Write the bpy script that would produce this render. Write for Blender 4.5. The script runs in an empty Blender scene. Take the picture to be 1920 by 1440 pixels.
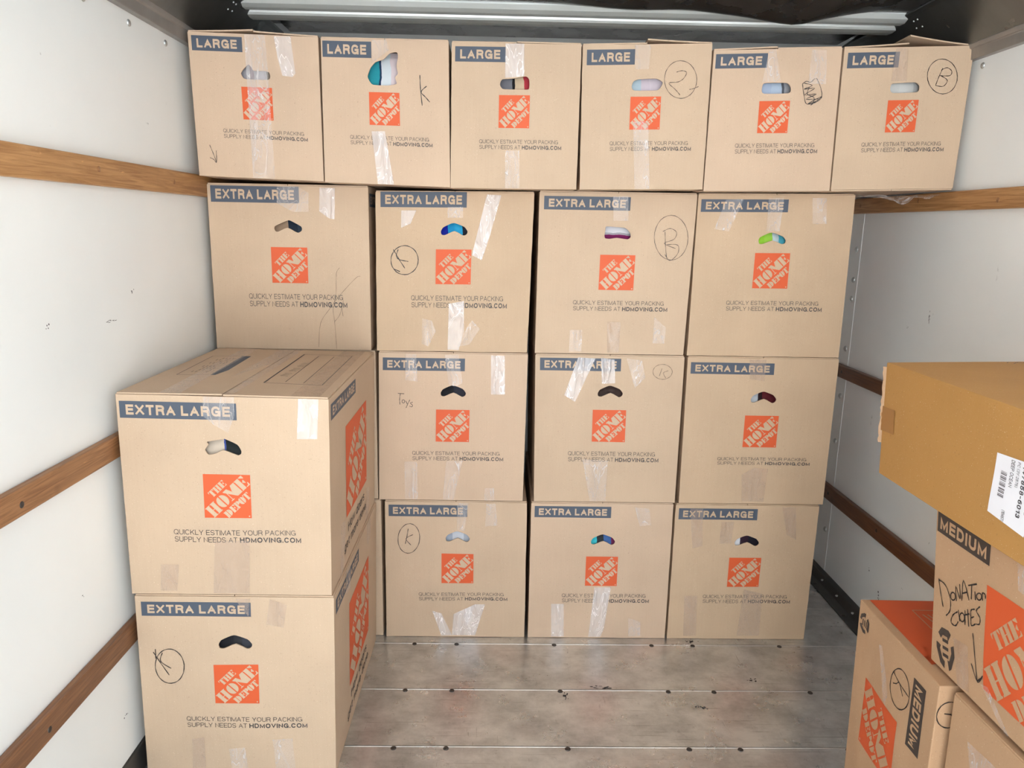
import bpy, bmesh, math, random
from mathutils import Vector, Matrix
random.seed(7)
C = bpy.context.scene.collection
# ---------------------------------------------------------------- camera
def setup_camera():
    p, yw, r = 0.20843, 0.02103, -0.01920
    fwd = Vector((math.sin(yw)*math.cos(p), math.cos(yw)*math.cos(p), -math.sin(p)))
    right = Vector((math.cos(yw), -math.sin(yw), 0))
    down = fwd.cross(right)
    r2 = right*math.cos(r) + down*math.sin(r)
    d2 = -right*math.sin(r) + down*math.cos(r)
    cd = bpy.data.cameras.new('camera'); cam = bpy.data.objects.new('camera', cd); C.objects.link(cam)
    m = Matrix.Identity(4)
    for i in range(3):
        m[i][0] = r2[i]; m[i][1] = -d2[i]; m[i][2] = -fwd[i]
    m[0][3], m[1][3], m[2][3] = 0, -2.4621, 1.4660
    cam.matrix_world = m
    cd.sensor_fit = 'HORIZONTAL'; cd.sensor_width = 36; cd.lens = 36*1392.7/1920
    cd.clip_start = 0.02
    bpy.context.scene.camera = cam
setup_camera()
# ---------------------------------------------------------------- light
sc = bpy.context.scene
sc.view_settings.view_transform = 'Standard'
sc.view_settings.look = 'None'
sc.view_settings.gamma = 1
sc.view_settings.use_curve_mapping = False
sc.view_settings.exposure = 0.96
try:
    sc.cycles.max_bounces = 12; sc.cycles.diffuse_bounces = 8; sc.cycles.transparent_max_bounces = 16
    sc.cycles.use_denoising = True
except Exception:
    pass
w = bpy.data.worlds.new('sky'); sc.world = w; w.use_nodes = True
bg = w.node_tree.nodes['Background']
bg.inputs[0].default_value = (0.86, 0.94, 1.0, 1); bg.inputs[1].default_value = 2.6
# daylight enters through the open rear door of the truck
al = bpy.data.lights.new('door_daylight', 'AREA'); al.shape = 'RECTANGLE'; al.size = 2.34; al.size_y = 2.1
al.cycles.is_portal = True
ao = bpy.data.objects.new('door_daylight', al); C.objects.link(ao)
ao.location = (0.24, -3.5, 1.06); ao.rotation_euler = (math.radians(90), 0, math.radians(0))
sl = bpy.data.lights.new('sun', 'SUN'); sl.energy = 18.0; sl.color = (1, 0.98, 0.95); sl.angle = 0.01
so = bpy.data.objects.new('sun', sl); C.objects.link(so); so.rotation_euler = (math.radians(-10), math.radians(20), 0)

# ---------------------------------------------------------------- materials
def mat(name, color, rough=0.6, metal=0.0, spec=0.5):
    m = bpy.data.materials.new(name); m.use_nodes = True
    b = m.node_tree.nodes['Principled BSDF']
    b.inputs['Base Color'].default_value = (*color, 1); b.inputs['Roughness'].default_value = rough
    b.inputs['Metallic'].default_value = metal; b.inputs['Specular IOR Level'].default_value = spec
    return m
def N(m, kind, **kw):
    n = m.node_tree.nodes.new(kind)
    for k, v in kw.items():
        if k.startswith('i_'): n.inputs[k[2:].replace('_', ' ')].default_value = v
        else: setattr(n, k, v)
    return n
def LK(m, a, b): m.node_tree.links.new(a, b)
def noise(m, scale, detail=3, mapping=None, rough=0.5, dist=0.0, coord='Object'):
    tc = N(m, 'ShaderNodeTexCoord'); mp = N(m, 'ShaderNodeMapping')
    LK(m, tc.outputs[coord], mp.inputs[0])
    if mapping: mp.inputs['Scale'].default_value = mapping
    n = N(m, 'ShaderNodeTexNoise', i_Scale=scale, i_Detail=detail, i_Roughness=rough, i_Distortion=dist)
    LK(m, mp.outputs[0], n.inputs['Vector']); return n
def ramp(m, src, stops, interp='LINEAR'):
    r = N(m, 'ShaderNodeValToRGB'); r.color_ramp.interpolation = interp
    e = r.color_ramp.elements
    while len(e) < len(stops): e.new(0.5)
    for k, (p, c) in enumerate(stops):
        e[k].position = p; e[k].color = (*c, 1) if len(c) == 3 else c
    LK(m, src, r.inputs[0]); return r
def mixc(m, fac, a, b, mode='MIX'):
    x = N(m, 'ShaderNodeMix', data_type='RGBA', blend_type=mode)
    for sock, v in ((x.inputs[0], fac), (x.inputs[6], a), (x.inputs[7], b)):
        if hasattr(v, 'is_linked'): LK(m, v, sock)
        else: sock.default_value = v if isinstance(v, (int, float)) else (*v, 1)
    return x.outputs[2]
def bump(m, src, strength, dist=0.001):
    b = N(m, 'ShaderNodeBump', i_Strength=strength, i_Distance=dist); LK(m, src, b.inputs['Height'])
    LK(m, b.outputs[0], m.node_tree.nodes['Principled BSDF'].inputs['Normal']); return b
def base(m): return m.node_tree.nodes['Principled BSDF']

def kraft(name, c, spk=1.0):
    m = mat(name, c, 0.62, spec=0.35)
    big = noise(m, 5, 4)
    c1 = mixc(m, ramp(m, big.outputs[0], [(0.3, (0, 0, 0)), (0.75, (1, 1, 1))]).outputs[0], tuple(v*0.94 for v in c), tuple(min(1, v*1.05) for v in c))
    flute = noise(m, 60, 2, (4.0, 4.0, 0.15))
    c2 = mixc(m, 0.022*spk, c1, ramp(m, flute.outputs[0], [(0.35, (0.3, 0.2, 0.13)), (0.65, (0.75, 0.55, 0.4))]).outputs[0])
    fine = noise(m, 420, 2)
    c3 = mixc(m, ramp(m, fine.outputs[0], [(0.69, (0, 0, 0)), (0.77, (1, 1, 1))]).outputs[0], c2, (0.75, 0.6, 0.45))
    dark = noise(m, 300, 2, (1.3, 1.1, 0.9))
    c4 = mixc(m, ramp(m, dark.outputs[0], [(0.67, (0, 0, 0)), (0.75, (0.8, 0.8, 0.8))]).outputs[0], c3, tuple(v*0.62 for v in c))
    LK(m, c4, base(m).inputs['Base Color'])
    bump(m, noise(m, 40, 5).outputs[0], 0.25, 0.002)
    return m
KR = [kraft('kraft_board', (0.515, 0.378, 0.262)), kraft('kraft_board_pink', (0.535, 0.389, 0.275)), kraft('kraft_board_tan', (0.505, 0.362, 0.238))]
KRM = kraft('kraft_board_brown', (0.47, 0.29, 0.165), 0.5)
KRO = kraft('ochre_board', (0.44, 0.225, 0.065), 0.4)
INK_BLUE = mat('slate_blue_ink', (0.062, 0.078, 0.108), 0.6)
INK_DARK = mat('dark_grey_ink', (0.045, 0.042, 0.045), 0.6)
INK_BROWN = mat('dark_brown_ink', (0.05, 0.035, 0.028), 0.6)
INK_ORANGE = mat('orange_ink', (0.61, 0.090, 0.020), 0.6)
MARKER = mat('black_marker', (0.018, 0.014, 0.014), 0.5)
def tape_mat(name, tint, body, crk):
    m = bpy.data.materials.new(name); m.use_nodes = True
    b = base(m); b.inputs['Base Color'].default_value = (*tint, 1); b.inputs['Roughness'].default_value = 0.16
    b.inputs['Specular IOR Level'].default_value = 0.8
    tr = N(m, 'ShaderNodeBsdfTransparent'); mx = N(m, 'ShaderNodeMixShader')
    n1 = noise(m, 16, 2, (1.8, 1.8, 0.55), 0.45, 1.0)
    r1 = ramp(m, n1.outputs[0], [(0.495, (body,)*3), (0.505, (crk,)*3), (0.515, (body*1.1,)*3), (0.60, (body*1.3,)*3), (0.61, (crk,)*3), (0.62, (body,)*3)])
    LK(m, r1.outputs[0], mx.inputs[0]); LK(m, tr.outputs[0], mx.inputs[1]); LK(m, b.outputs[0], mx.inputs[2])
    out = [n for n in m.node_tree.nodes if n.type == 'OUTPUT_MATERIAL'][0]
    LK(m, mx.outputs[0], out.inputs[0])
    bump(m, n1.outputs[0], 0.9, 0.012)
    return m
TAPE = tape_mat('clear_packing_tape', (0.86, 0.80, 0.78), 0.17, 0.62)
TAPE_F = tape_mat('frosted_packing_tape', (0.95, 0.91, 0.92), 0.34, 0.85)
TAPE_B = tape_mat('thin_clear_tape', (0.62, 0.47, 0.38), 0.24, 0.45)
TAPE_O = mat('brown_paper_tape', (0.33, 0.15, 0.04), 0.5)
WHITE_PAPER = mat('white_label_paper', (0.82, 0.82, 0.86), 0.5)

# wall panels: white fibreglass with light scuffs
WALL = mat('white_wall_panel', (0.66, 0.68, 0.66), 0.38)
_w = mixc(WALL, ramp(WALL, noise(WALL, 2.2, 4).outputs[0], [(0.3, (0, 0, 0)), (0.8, (1, 1, 1))]).outputs[0], (0.78, 0.80, 0.79), (0.86, 0.87, 0.85))
_w = mixc(WALL, ramp(WALL, noise(WALL, 14, 6, (1, 1, 0.5), 0.7).outputs[0], [(0.70, (0, 0, 0)), (0.74, (0.5, 0.5, 0.5))]).outputs[0], _w, (0.36, 0.37, 0.37))
LK(WALL, _w, base(WALL).inputs['Base Color'])
bump(WALL, noise(WALL, 3, 3).outputs[0], 0.2, 0.01)
SCUFF = mat('black_scuff', (0.05, 0.05, 0.055), 0.7)
def metal(name, c, rough, met, stain=0.5, wav=0.0):
    m = mat(name, c, rough, met)
    n = noise(m, 3, 6, (1, 3, 1), 0.65)
    cc = mixc(m, ramp(m, n.outputs[0], [(0.35, (0, 0, 0)), (0.7, (1, 1, 1))]).outputs[0], tuple(v*(1-stain*0.5) for v in c), c)
    LK(m, cc, base(m).inputs['Base Color'])
    rr = ramp(m, noise(m, 9, 5).outputs[0], [(0.3, (max(0, rough-0.08),)*3), (0.7, (rough+0.1,)*3)])
    LK(m, rr.outputs[0], base(m).inputs['Roughness'])
    if wav: bump(m, noise(m, 1.6, 2, (1, 2.2, 1)).outputs[0], wav, 0.03)
    return m
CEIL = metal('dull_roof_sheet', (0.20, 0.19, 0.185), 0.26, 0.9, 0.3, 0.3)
ROOF_BOUNCE = mat('added_roof_reflector', (0.86, 0.87, 0.87), 0.6)  # unseen white stretch of roof, added to bounce fill light onto the boxes
BOWM = metal('galvanised_roof_bow', (0.86, 0.90, 0.88), 0.38, 0.3, 0.1)
COVE = metal('roof_side_channel', (0.20, 0.21, 0.21), 0.34, 0.9, 0.3)
LIP = metal('wall_top_trim', (0.34, 0.32, 0.30), 0.45, 0.6, 0.3)
KICK = metal('floor_edge_angle', (0.075, 0.072, 0.068), 0.42, 0.5, 0.4)
STEEL = mat('steel_rivet', (0.55, 0.57, 0.57), 0.35, 0.8)
SCREW = mat('dark_screw', (0.07, 0.06, 0.055), 0.45, 0.6)
FLOOR = mat('worn_metal_floor', (0.3, 0.28, 0.26), 0.42, 0.72)
_c = mixc(FLOOR, ramp(FLOOR, noise(FLOOR, 5, 9, (1, 1.3, 1), 0.72).outputs[0], [(0.34, (0, 0, 0)), (0.62, (1, 1, 1))]).outputs[0], (0.41, 0.41, 0.405), (0.71, 0.71, 0.70))
_c = mixc(FLOOR, ramp(FLOOR, noise(FLOOR, 22, 9, (1, 1, 1), 0.82).outputs[0], [(0.58, (0, 0, 0)), (0.68, (0.55, 0.55, 0.55))]).outputs[0], _c, (0.16, 0.155, 0.15))
_c = mixc(FLOOR, ramp(FLOOR, noise(FLOOR, 2.6, 1, (1, 1.5, 1)).outputs[0], [(0.58, (0, 0, 0)), (0.80, (0.35, 0.35, 0.35))]).outputs[0], _c, (0.60, 0.42, 0.38))
_c = mixc(FLOOR, ramp(FLOOR, noise(FLOOR, 4, 8, (0.9, 40, 1), 0.62, 0.6).outputs[0], [(0.62, (0, 0, 0)), (0.66, (0.5, 0.5, 0.5))]).outputs[0], _c, (0.20, 0.19, 0.18))
_c = mixc(FLOOR, ramp(FLOOR, noise(FLOOR, 5, 8, (1.0, 50, 1), 0.6, 0.3).outputs[0], [(0.66, (0, 0, 0)), (0.70, (0.25, 0.25, 0.25))]).outputs[0], _c, (0.75, 0.73, 0.70))
_c = mixc(FLOOR, ramp(FLOOR, noise(FLOOR, 5, 8, (40, 2.2, 1), 0.6, 1.0).outputs[0], [(0.66, (0, 0, 0)), (0.69, (0.45, 0.45, 0.45))]).outputs[0], _c, (0.18, 0.175, 0.17))
LK(FLOOR, _c, base(FLOOR).inputs['Base Color'])
LK(FLOOR, ramp(FLOOR, noise(FLOOR, 7, 8, None, 0.7).outputs[0], [(0.3, (0.22,)*3), (0.7, (0.42,)*3)]).outputs[0], base(FLOOR).inputs['Roughness'])
base(FLOOR).inputs['Metallic'].default_value = 0.8
bump(FLOOR, noise(FLOOR, 9, 7).outputs[0], 0.3, 0.004)
EDGE = mat('bare_metal_edge', (0.75, 0.72, 0.68), 0.35, 0.6)
GROUT = mat('dark_gap', (0.01, 0.01, 0.01), 0.8)
def wood(name, a, b_, rough=0.45):
    m = mat(name, a, rough)
    g = noise(m, 14, 6, (9, 0.35, 9), 0.6, 1.2)
    c = mixc(m, ramp(m, g.outputs[0], [(0.35, (0, 0, 0)), (0.66, (1, 1, 1))]).outputs[0], a, b_)
    k = noise(m, 5, 3, (1, 1.5, 1))
    c = mixc(m, ramp(m, k.outputs[0], [(0.66, (0, 0, 0)), (0.78, (0.55, 0.55, 0.55))]).outputs[0], c, tuple(v*0.4 for v in a))
    c = mixc(m, ramp(m, noise(m, 22, 6, (4, 0.8, 4), 0.7).outputs[0], [(0.66, (0, 0, 0)), (0.72, (0.5,)*3)]).outputs[0], c, tuple(min(1, v*1.8) for v in b_))
    LK(m, c, base(m).inputs['Base Color']); bump(m, g.outputs[0], 0.3, 0.002)
    return m
WOOD_L = wood('honey_wood', (0.30, 0.135, 0.045), (0.50, 0.27, 0.11))
WOOD_M = wood('brown_wood', (0.20, 0.085, 0.032), (0.36, 0.175, 0.075))
WOOD_R = wood('reddish_brown_wood', (0.13, 0.055, 0.024), (0.25, 0.115, 0.052))
WOOD_D = wood('dark_varnished_wood', (0.095, 0.038, 0.017), (0.17, 0.072, 0.032), 0.35)

# ---------------------------------------------------------------- object helpers
def link(name, me, mats, parent=None):
    for m_ in (mats if isinstance(mats, (list, tuple)) else [mats]): me.materials.append(m_)
    o = bpy.data.objects.new(name, me); C.objects.link(o)
    if parent:
        o.parent = parent; o.matrix_parent_inverse = Matrix.Translation(-parent.location)
    return o
def bm2o(name, bm, mats, parent=None, smooth=False):
    me = bpy.data.meshes.new(name); bm.to_mesh(me); bm.free()
    if smooth:
        for p_ in me.polygons: p_.use_smooth = True
    return link(name, me, mats, parent)
def root(name, loc, label, cat, group=None):
    o = bpy.data.objects.new(name, None); C.objects.link(o); o.location = loc; o.empty_display_size = 0.05
    o['label'] = label; o['category'] = cat
    if group: o['group'] = group
    return o
def struct(o): o['kind'] = 'structure'; return o
def add_box(bm, x0, x1, y0, y1, z0, z1, mi=0):
    v = [bm.verts.new((x, y, z)) for z in (z0, z1) for y in (y0, y1) for x in (x0, x1)]
    for q in ((0, 2, 3, 1), (4, 5, 7, 6), (0, 1, 5, 4), (2, 6, 7, 3), (0, 4, 6, 2), (1, 3, 7, 5)):
        f = bm.faces.new([v[i] for i in q]); f.material_index = mi
    return v

class Face:
    """a slightly bulging panel given by its four corners as seen from outside"""
    def __init__(s, TL, TR, BL, BR, amp=0.002, seed=0):
        s.c = [Vector(v) for v in (TL, TR, BL, BR)]; s.amp = amp; s.seed = seed
        s.n = (s.c[2]-s.c[0]).cross(s.c[1]-s.c[0]).normalized()
        s.W = ((s.c[1]-s.c[0]).length + (s.c[3]-s.c[2]).length)/2; s.H = ((s.c[2]-s.c[0]).length + (s.c[3]-s.c[1]).length)/2
    def P(s, a, b, off=0.0):
        c = s.c
        p = (c[0]*(1-a) + c[1]*a)*(1-b) + (c[2]*(1-a) + c[3]*a)*b
        a_ = min(max(a, 0), 1); b_ = min(max(b, 0), 1)
        k = 16*a_*(1-a_)*b_*(1-b_)
        d = s.amp*k + s.amp*0.6*min(1, k*2)*(math.sin(a*9+s.seed*1.7)*math.cos(b*7+s.seed*2.3) - 0.4)
        return p + s.n*(off + d)
GN = 10
def panel_cut(bm):
    xs = [v.co.x for v in bm.verts]; ys = [v.co.y for v in bm.verts]
    for ax, vals in ((0, xs), (1, ys)):
        lo, hi = min(vals), max(vals)
        for k in range(1, GN):
            t = k/GN + 7.3e-6
            if lo + 1e-5 < t < hi - 1e-5:
                co = (t, 0, 0) if ax == 0 else (0, t, 0); no = (1, 0, 0) if ax == 0 else (0, 1, 0)
                bmesh.ops.bisect_plane(bm, geom=bm.verts[:] + bm.edges[:] + bm.faces[:], dist=1e-8, plane_co=co, plane_no=no)
def _clip(P, ax, v, keep_hi):
    out = []
    for i, p in enumerate(P):
        q = P[(i+1) % len(P)]; a = p[ax]-v; b = q[ax]-v
        if not keep_hi: a, b = -a, -b
        if a >= 0: out.append(p)
        if a*b < 0:
            k = a/(a-b); out.append(tuple(p[j]+(q[j]-p[j])*k for j in range(3)))
    return out
def grid_cut(bm):
    """split a flat decal along the panel grid so that it follows the bulge of the board"""
    bmesh.ops.triangulate(bm, faces=bm.faces[:])
    src = [([tuple(v.co) for v in f.verts], f.material_index) for f in bm.faces]
    bm.clear()
    for P, mi in src:
        cols = [P]
        for ax in (0, 1):
            nxt = []
            for Q in cols:
                lo = min(p[ax] for p in Q); hi = max(p[ax] for p in Q)
                for k in range(int(math.floor(lo*GN)), int(math.floor(hi*GN))+1):
                    S = Q
                    if k/GN > lo: S = _clip(S, ax, k/GN, True)
                    if len(S) > 2 and (k+1)/GN < hi: S = _clip(S, ax, (k+1)/GN, False)
                    if len(S) > 2: nxt.append(S)
            cols = nxt
        for Q in cols:
            ar = sum(Q[i][0]*Q[(i+1) % len(Q)][1]-Q[(i+1) % len(Q)][0]*Q[i][1] for i in range(len(Q)))
            if abs(ar) < 1e-10: continue
            try: bm.faces.new([bm.verts.new(p) for p in Q]).material_index = mi
            except ValueError: pass
def to_face(bm, F, orient=True):
    for v in bm.verts: v.co = F.P(v.co.x, v.co.y, v.co.z)
    if orient:
        bm.normal_update()
        bad = [f for f in bm.faces if f.normal.dot(F.n) < 0]
        if bad: bmesh.ops.reverse_faces(bm, faces=bad)
def poly(bm, pts, z, mi=0):
    vs = [bm.verts.new((x, y, z)) for x, y in pts]
    f = bm.faces.new(vs); f.material_index = mi
    if len(vs) > 4: bmesh.ops.triangulate(bm, faces=[f], ngon_method='EAR_CLIP')
def decal(name, F, items, mats, parent, cut=True):
    """items: (points in panel fractions, height above the board, material index)"""
    bm = bmesh.new()
    for pts, z, mi in items: poly(bm, pts, z, mi)
    if cut: grid_cut(bm)
    to_face(bm, F)
    return bm2o(name, bm, mats, parent)
# ---- lettering
_txt = {}
def _a(cx, cy, rx, ry, a0, a1, n=12):
    # slightly squared arcs, like a grotesque
    out = []
    for k in range(n+1):
        t = math.radians(a0+(a1-a0)*k/n); c, s = math.cos(t), math.sin(t)
        out.append((cx+rx*math.copysign(abs(c)**.86, c), cy+ry*math.copysign(abs(s)**.86, s)))
    return out
FONT = {  # letter: (width, centre lines inside a unit cell)
 'A': (.74, [[(0, 0), (.5, 1), (1, 0)], [(.19, .33), (.81, .33)]]), 'C': (.74, [_a(.5, .5, .5, .5, 42, 318, 20)]),
 'D': (.70, [[(0, 0), (0, 1), (.45, 1)] + _a(.45, .5, .55, .5, 88, -88, 14) + [(.45, 0), (0, 0), (0, .1)]]),
 'E': (.60, [[(1, 1), (0, 1), (0, 0), (1, 0)], [(0, .52), (.92, .52)]]),
 'G': (.77, [_a(.5, .5, .5, .5, 42, 340, 20) + [(1, .45), (.58, .45)], [(1, .45), (1, 0)]]),
 'H': (.70, [[(0, 0), (0, 1)], [(1, 0), (1, 1)], [(0, .52), (1, .52)]]), 'I': (.0, [[(.5, 0), (.5, 1)]]),
 'K': (.70, [[(0, 0), (0, 1)], [(.96, 1), (0, .34)], [(.36, .58), (1, 0)]]), 'L': (.54, [[(0, 1), (0, 0), (1, 0)]]),
 'M': (.84, [[(0, 0), (0, 1), (.5, .02), (1, 1), (1, 0)]]), 'N': (.70, [[(0, 0), (0, 1), (1, 0), (1, 1)]]),
 'O': (.80, [_a(.5, .5, .5, .5, 0, 360, 26)]), 'P': (.64, [[(0, 0), (0, 1), (.55, 1)] + _a(.55, .74, .45, .26, 88, -88, 10) + [(.55, .48), (0, .48)]]),
 'Q': (.80, [_a(.5, .5, .5, .5, 0, 360, 26), [(.62, .24), (1, -.04)]]),
 'R': (.68, [[(0, 0), (0, 1), (.55, 1)] + _a(.55, .75, .45, .25, 88, -88, 10) + [(.55, .5), (0, .5)], [(.60, .5), (.92, .36), (.95, .1), (1, 0)]]),
 'S': (.66, [_a(.5, .75, .47, .25, 20, 270, 12) + _a(.5, .25, .5, .25, 88, -160, 12)]),
 'T': (.64, [[(0, 1), (1, 1)], [(.5, 1), (.5, 0)]]), 'U': (.70, [[(0, 1), (0, .36)] + _a(.5, .36, .5, .36, 182, 358, 12) + [(1, .36), (1, 1)]]),
 'V': (.72, [[(0, 1), (.5, 0), (1, 1)]]), 'X': (.70, [[(0, 0), (1, 1)], [(0, 1), (1, 0)]]), 'Y': (.72, [[(0, 1), (.5, .44), (1, 1)], [(.5, .44), (.5, 0)]]),
 '.': (.0, [[(.5, 0), (.5, .012)]]), '-': (.30, [[(0, .42), (1, .42)]]), '(': (.18, [_a(1, .45, 1, .62, 115, 245, 8)]), ')': (.18, [_a(0, .45, 1, .62, 65, -65, 8)]),
 '0': (.54, [_a(.5, .5, .5, .5, 0, 360, 20)]), '1': (.30, [[(0, .75), (1, 1), (1, 0)]]), '2': (.54, [_a(.5, .72, .46, .28, 165, -30, 10) + [(0, 0), (1, 0)]]),
 '3': (.54, [_a(.48, .75, .44, .25, 160, -85, 10), _a(.48, .26, .5, .26, 85, -160, 10)]), '4': (.56, [[(.72, 0), (.72, 1), (0, .3), (1, .3)]]),
 '5': (.54, [[(.92, 1), (.12, 1), (.06, .5)] + _a(.48, .33, .5, .33, 120, -155, 12)]), '6': (.54, [_a(.5, .32, .5, .32, 0, 360, 16), _a(.6, .45, .6, .55, 180, 70, 8)]),
 '7': (.54, [[(0, 1), (1, 1), (.35, 0)]]), '8': (.54, [_a(.5, .76, .42, .24, 0, 360, 14), _a(.5, .27, .5, .27, 0, 360, 16)]),
 'o': (.50, [_a(.5, .36, .5, .36, 0, 360, 18)]), 'w': (.74, [[(0, .72), (.26, 0), (.5, .72), (.74, 0), (1, .72)]]),
 'd': (.50, [_a(.5, .36, .5, .36, 0, 360, 18), [(1, 0), (1, 1)]]), 'e': (.50, [[(.02, .37), (1, .37)] + _a(.5, .36, .5, .36, 4, 318, 16)]),
 'r': (.26, [[(0, 0), (0, .72)], _a(1, .30, 1, .42, 165, 90, 6)]), 's': (.44, [_a(.5, .54, .46, .18, 20, 270, 9) + _a(.5, .18, .5, .18, 88, -160, 9)]),
 'g': (.50, [_a(.5, .36, .5, .36, 0, 360, 18), [(1, .72), (1, -.08)] + _a(.5, -.08, .5, .2, -4, -160, 8)]), 't': (.26, [[(.4, .95), (.4, .12), (.6, 0), (1, 0)], [(0, .72), (1, .72)]]),
 'm': (.80, [[(0, 0), (0, .72)], _a(.25, .40, .25, .32, 180, 0, 8) + [(.5, 0)], _a(.75, .40, .25, .32, 180, 0, 8) + [(1, 0)]]),
 'n': (.46, [[(0, 0), (0, .72)], _a(.5, .36, .5, .36, 180, 0, 10) + [(1, 0)]]),
}
def text_tris(s, wt=0.09):
    """lettering as ribbons of weight wt (cap height 1); returned inside a unit box"""
    key = (s, wt)
    if key in _txt: return _txt[key]
    vs, fs = [], []; pen = 0.0; gap = 0.07 + wt*0.6
    for ch in s:
        if ch == ' ': pen += 0.42; continue
        w_, lines = FONT[ch]; h = wt/2
        low = ch.islower()
        for ln in lines:
            P = [Vector((pen + h + x*w_, h + y*(1-wt))) for x, y in ln]
            P = [p for i, p in enumerate(P) if i == 0 or (p-P[i-1]).length > 1e-4]
            closed = (P[0]-P[-1]).length < 1e-3
            if closed: P = P[:-1]
            n = len(P); L_, R_ = [], []
            if not closed:
                d = (P[1]-P[0]).normalized(); e = (P[-1]-P[-2]).normalized(); P[0] = P[0]-d*h; P[-1] = P[-1]+e*h
            for i in range(n):
                a = P[i-1] if (i or closed) else None; b = P[(i+1) % n] if (i < n-1 or closed) else None
                d1 = (P[i]-a).normalized() if a is not None else (b-P[i]).normalized()
                d2 = (b-P[i]).normalized() if b is not None else d1
                n1 = Vector((-d1.y, d1.x)); n2 = Vector((-d2.y, d2.x)); m_ = n1+n2
                if m_.length < 1e-3: m_ = n1
                m_.normalize(); k = min(1/max(m_.dot(n1), 0.2), 2.6)
                L_.append(P[i]+m_*h*k); R_.append(P[i]-m_*h*k)
            b0 = len(vs)
            for i in range(n): vs += [(L_[i].x, L_[i].y), (R_[i].x, R_[i].y)]
            for i in range(n if closed else n-1):
                j = (i+1) % n; fs.append((b0+2*i, b0+2*j, b0+2*j+1, b0+2*i+1))
        pen += w_ + wt + gap
    x0 = min(v[0] for v in vs); x1 = max(v[0] for v in vs)
    vs = [((x-x0)/(x1-x0), max(y, -0.35) if any(c in 'gQ()' for c in s) else min(max(y, 0), 1)) for x, y in vs]
    _txt[key] = (vs, fs); return _txt[key]
def quadmap(q):
    """unit square (x right, y up) -> quad given as TL, TR, BL, BR in panel fractions"""
    def f(x, y):
        t = 1-y
        return tuple((q[0][i]*(1-x) + q[1][i]*x)*(1-t) + (q[2][i]*(1-x) + q[3][i]*x)*t for i in (0, 1))
    return f
def rect(s0, t0, s1, t1): return [(s0, t0), (s1, t0), (s0, t1), (s1, t1)]
def text_items(bm, s, q, z, mi=0, bold=0.12):
    vs, fs = text_tris(s, bold); f = quadmap(q)
    bv = [bm.verts.new((*f(x, y), z)) for x, y in vs]
    for t in fs:
        try: bm.faces.new([bv[i] for i in t]).material_index = mi
        except ValueError: pass
# ---- the square emblem with slab stencil letters running up its diagonal
def arc(cx, cy, rx, ry, a0, a1, n=10):
    return [(cx+rx*math.cos(math.radians(a0+(a1-a0)*k/n)), cy+ry*math.sin(math.radians(a0+(a1-a0)*k/n))) for k in range(n+1)]
def R4(a, b, c, d): return [(a, b), (c, b), (c, d), (a, d)]
GL = {
 'H': [[(0, 0), (.47, 0), (.47, .05), (.41, .08), (.41, .92), (.47, .95), (.47, 1), (0, 1), (0, .95), (.06, .92), (.06, .08), (0, .05)],
       [(.53, 0), (1, 0), (1, .05), (.94, .08), (.94, .92), (1, .95), (1, 1), (.53, 1), (.53, .95), (.59, .92), (.59, .08), (.53, .05)], R4(.41, .475, .59, .525)],
 'O': [arc(.46, .5, .46, .5, 92, 268, 14), arc(.54, .5, .46, .5, -88, 88, 14)],
 'M': [[(.0, 1), (.33, 1), (.68, .02), (.56, .02), (.12, .92), (.0, .95)], [(0, 0), (.26, 0), (.26, .05), (.17, .08), (.17, .74), (.12, .8), (.12, .08), (0, .05)],
       [(.68, 1), (1, 1), (1, .95), (.95, .92), (.95, .08), (1, .05), (1, 0), (.60, 0), (.60, .05), (.67, .08), (.67, .75), (.54, .45), (.50, .57)]],
 'E': [[(0, 0), (.52, 0), (.52, 1), (0, 1), (0, .95), (.06, .92), (.06, .08), (0, .05)], [(.60, .94), (.60, 1), (1, 1), (1, .72), (.94, .72), (.84, .90)],
       [(.60, .53), (.78, .66), (.84, .66), (.84, .34), (.78, .34), (.60, .47)], [(.60, .06), (.60, 0), (1, 0), (1, .28), (.94, .28), (.84, .10)]],
 'T': [[(.22, 0), (.78, 0), (.78, .05), (.70, .08), (.70, 1), (.30, 1), (.30, .08), (.22, .05)], [(.25, 1), (0, 1), (0, .70), (.06, .70), (.12, .88), (.25, .94)], [(.75, 1), (1, 1), (1, .70), (.94, .70), (.88, .88), (.75, .94)]],
 'D': [[(0, 0), (.44, 0), (.44, 1), (0, 1), (0, .95), (.06, .92), (.06, .08), (0, .05)], arc(.52, .5, .48, .5, -90, 90, 12)],
 'P': [[(0, 0), (.52, 0), (.52, .05), (.45, .08), (.45, 1), (0, 1), (0, .95), (.06, .92), (.06, .08), (0, .05)], arc(.53, .71, .47, .29, -90, 90, 10)],
}
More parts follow.
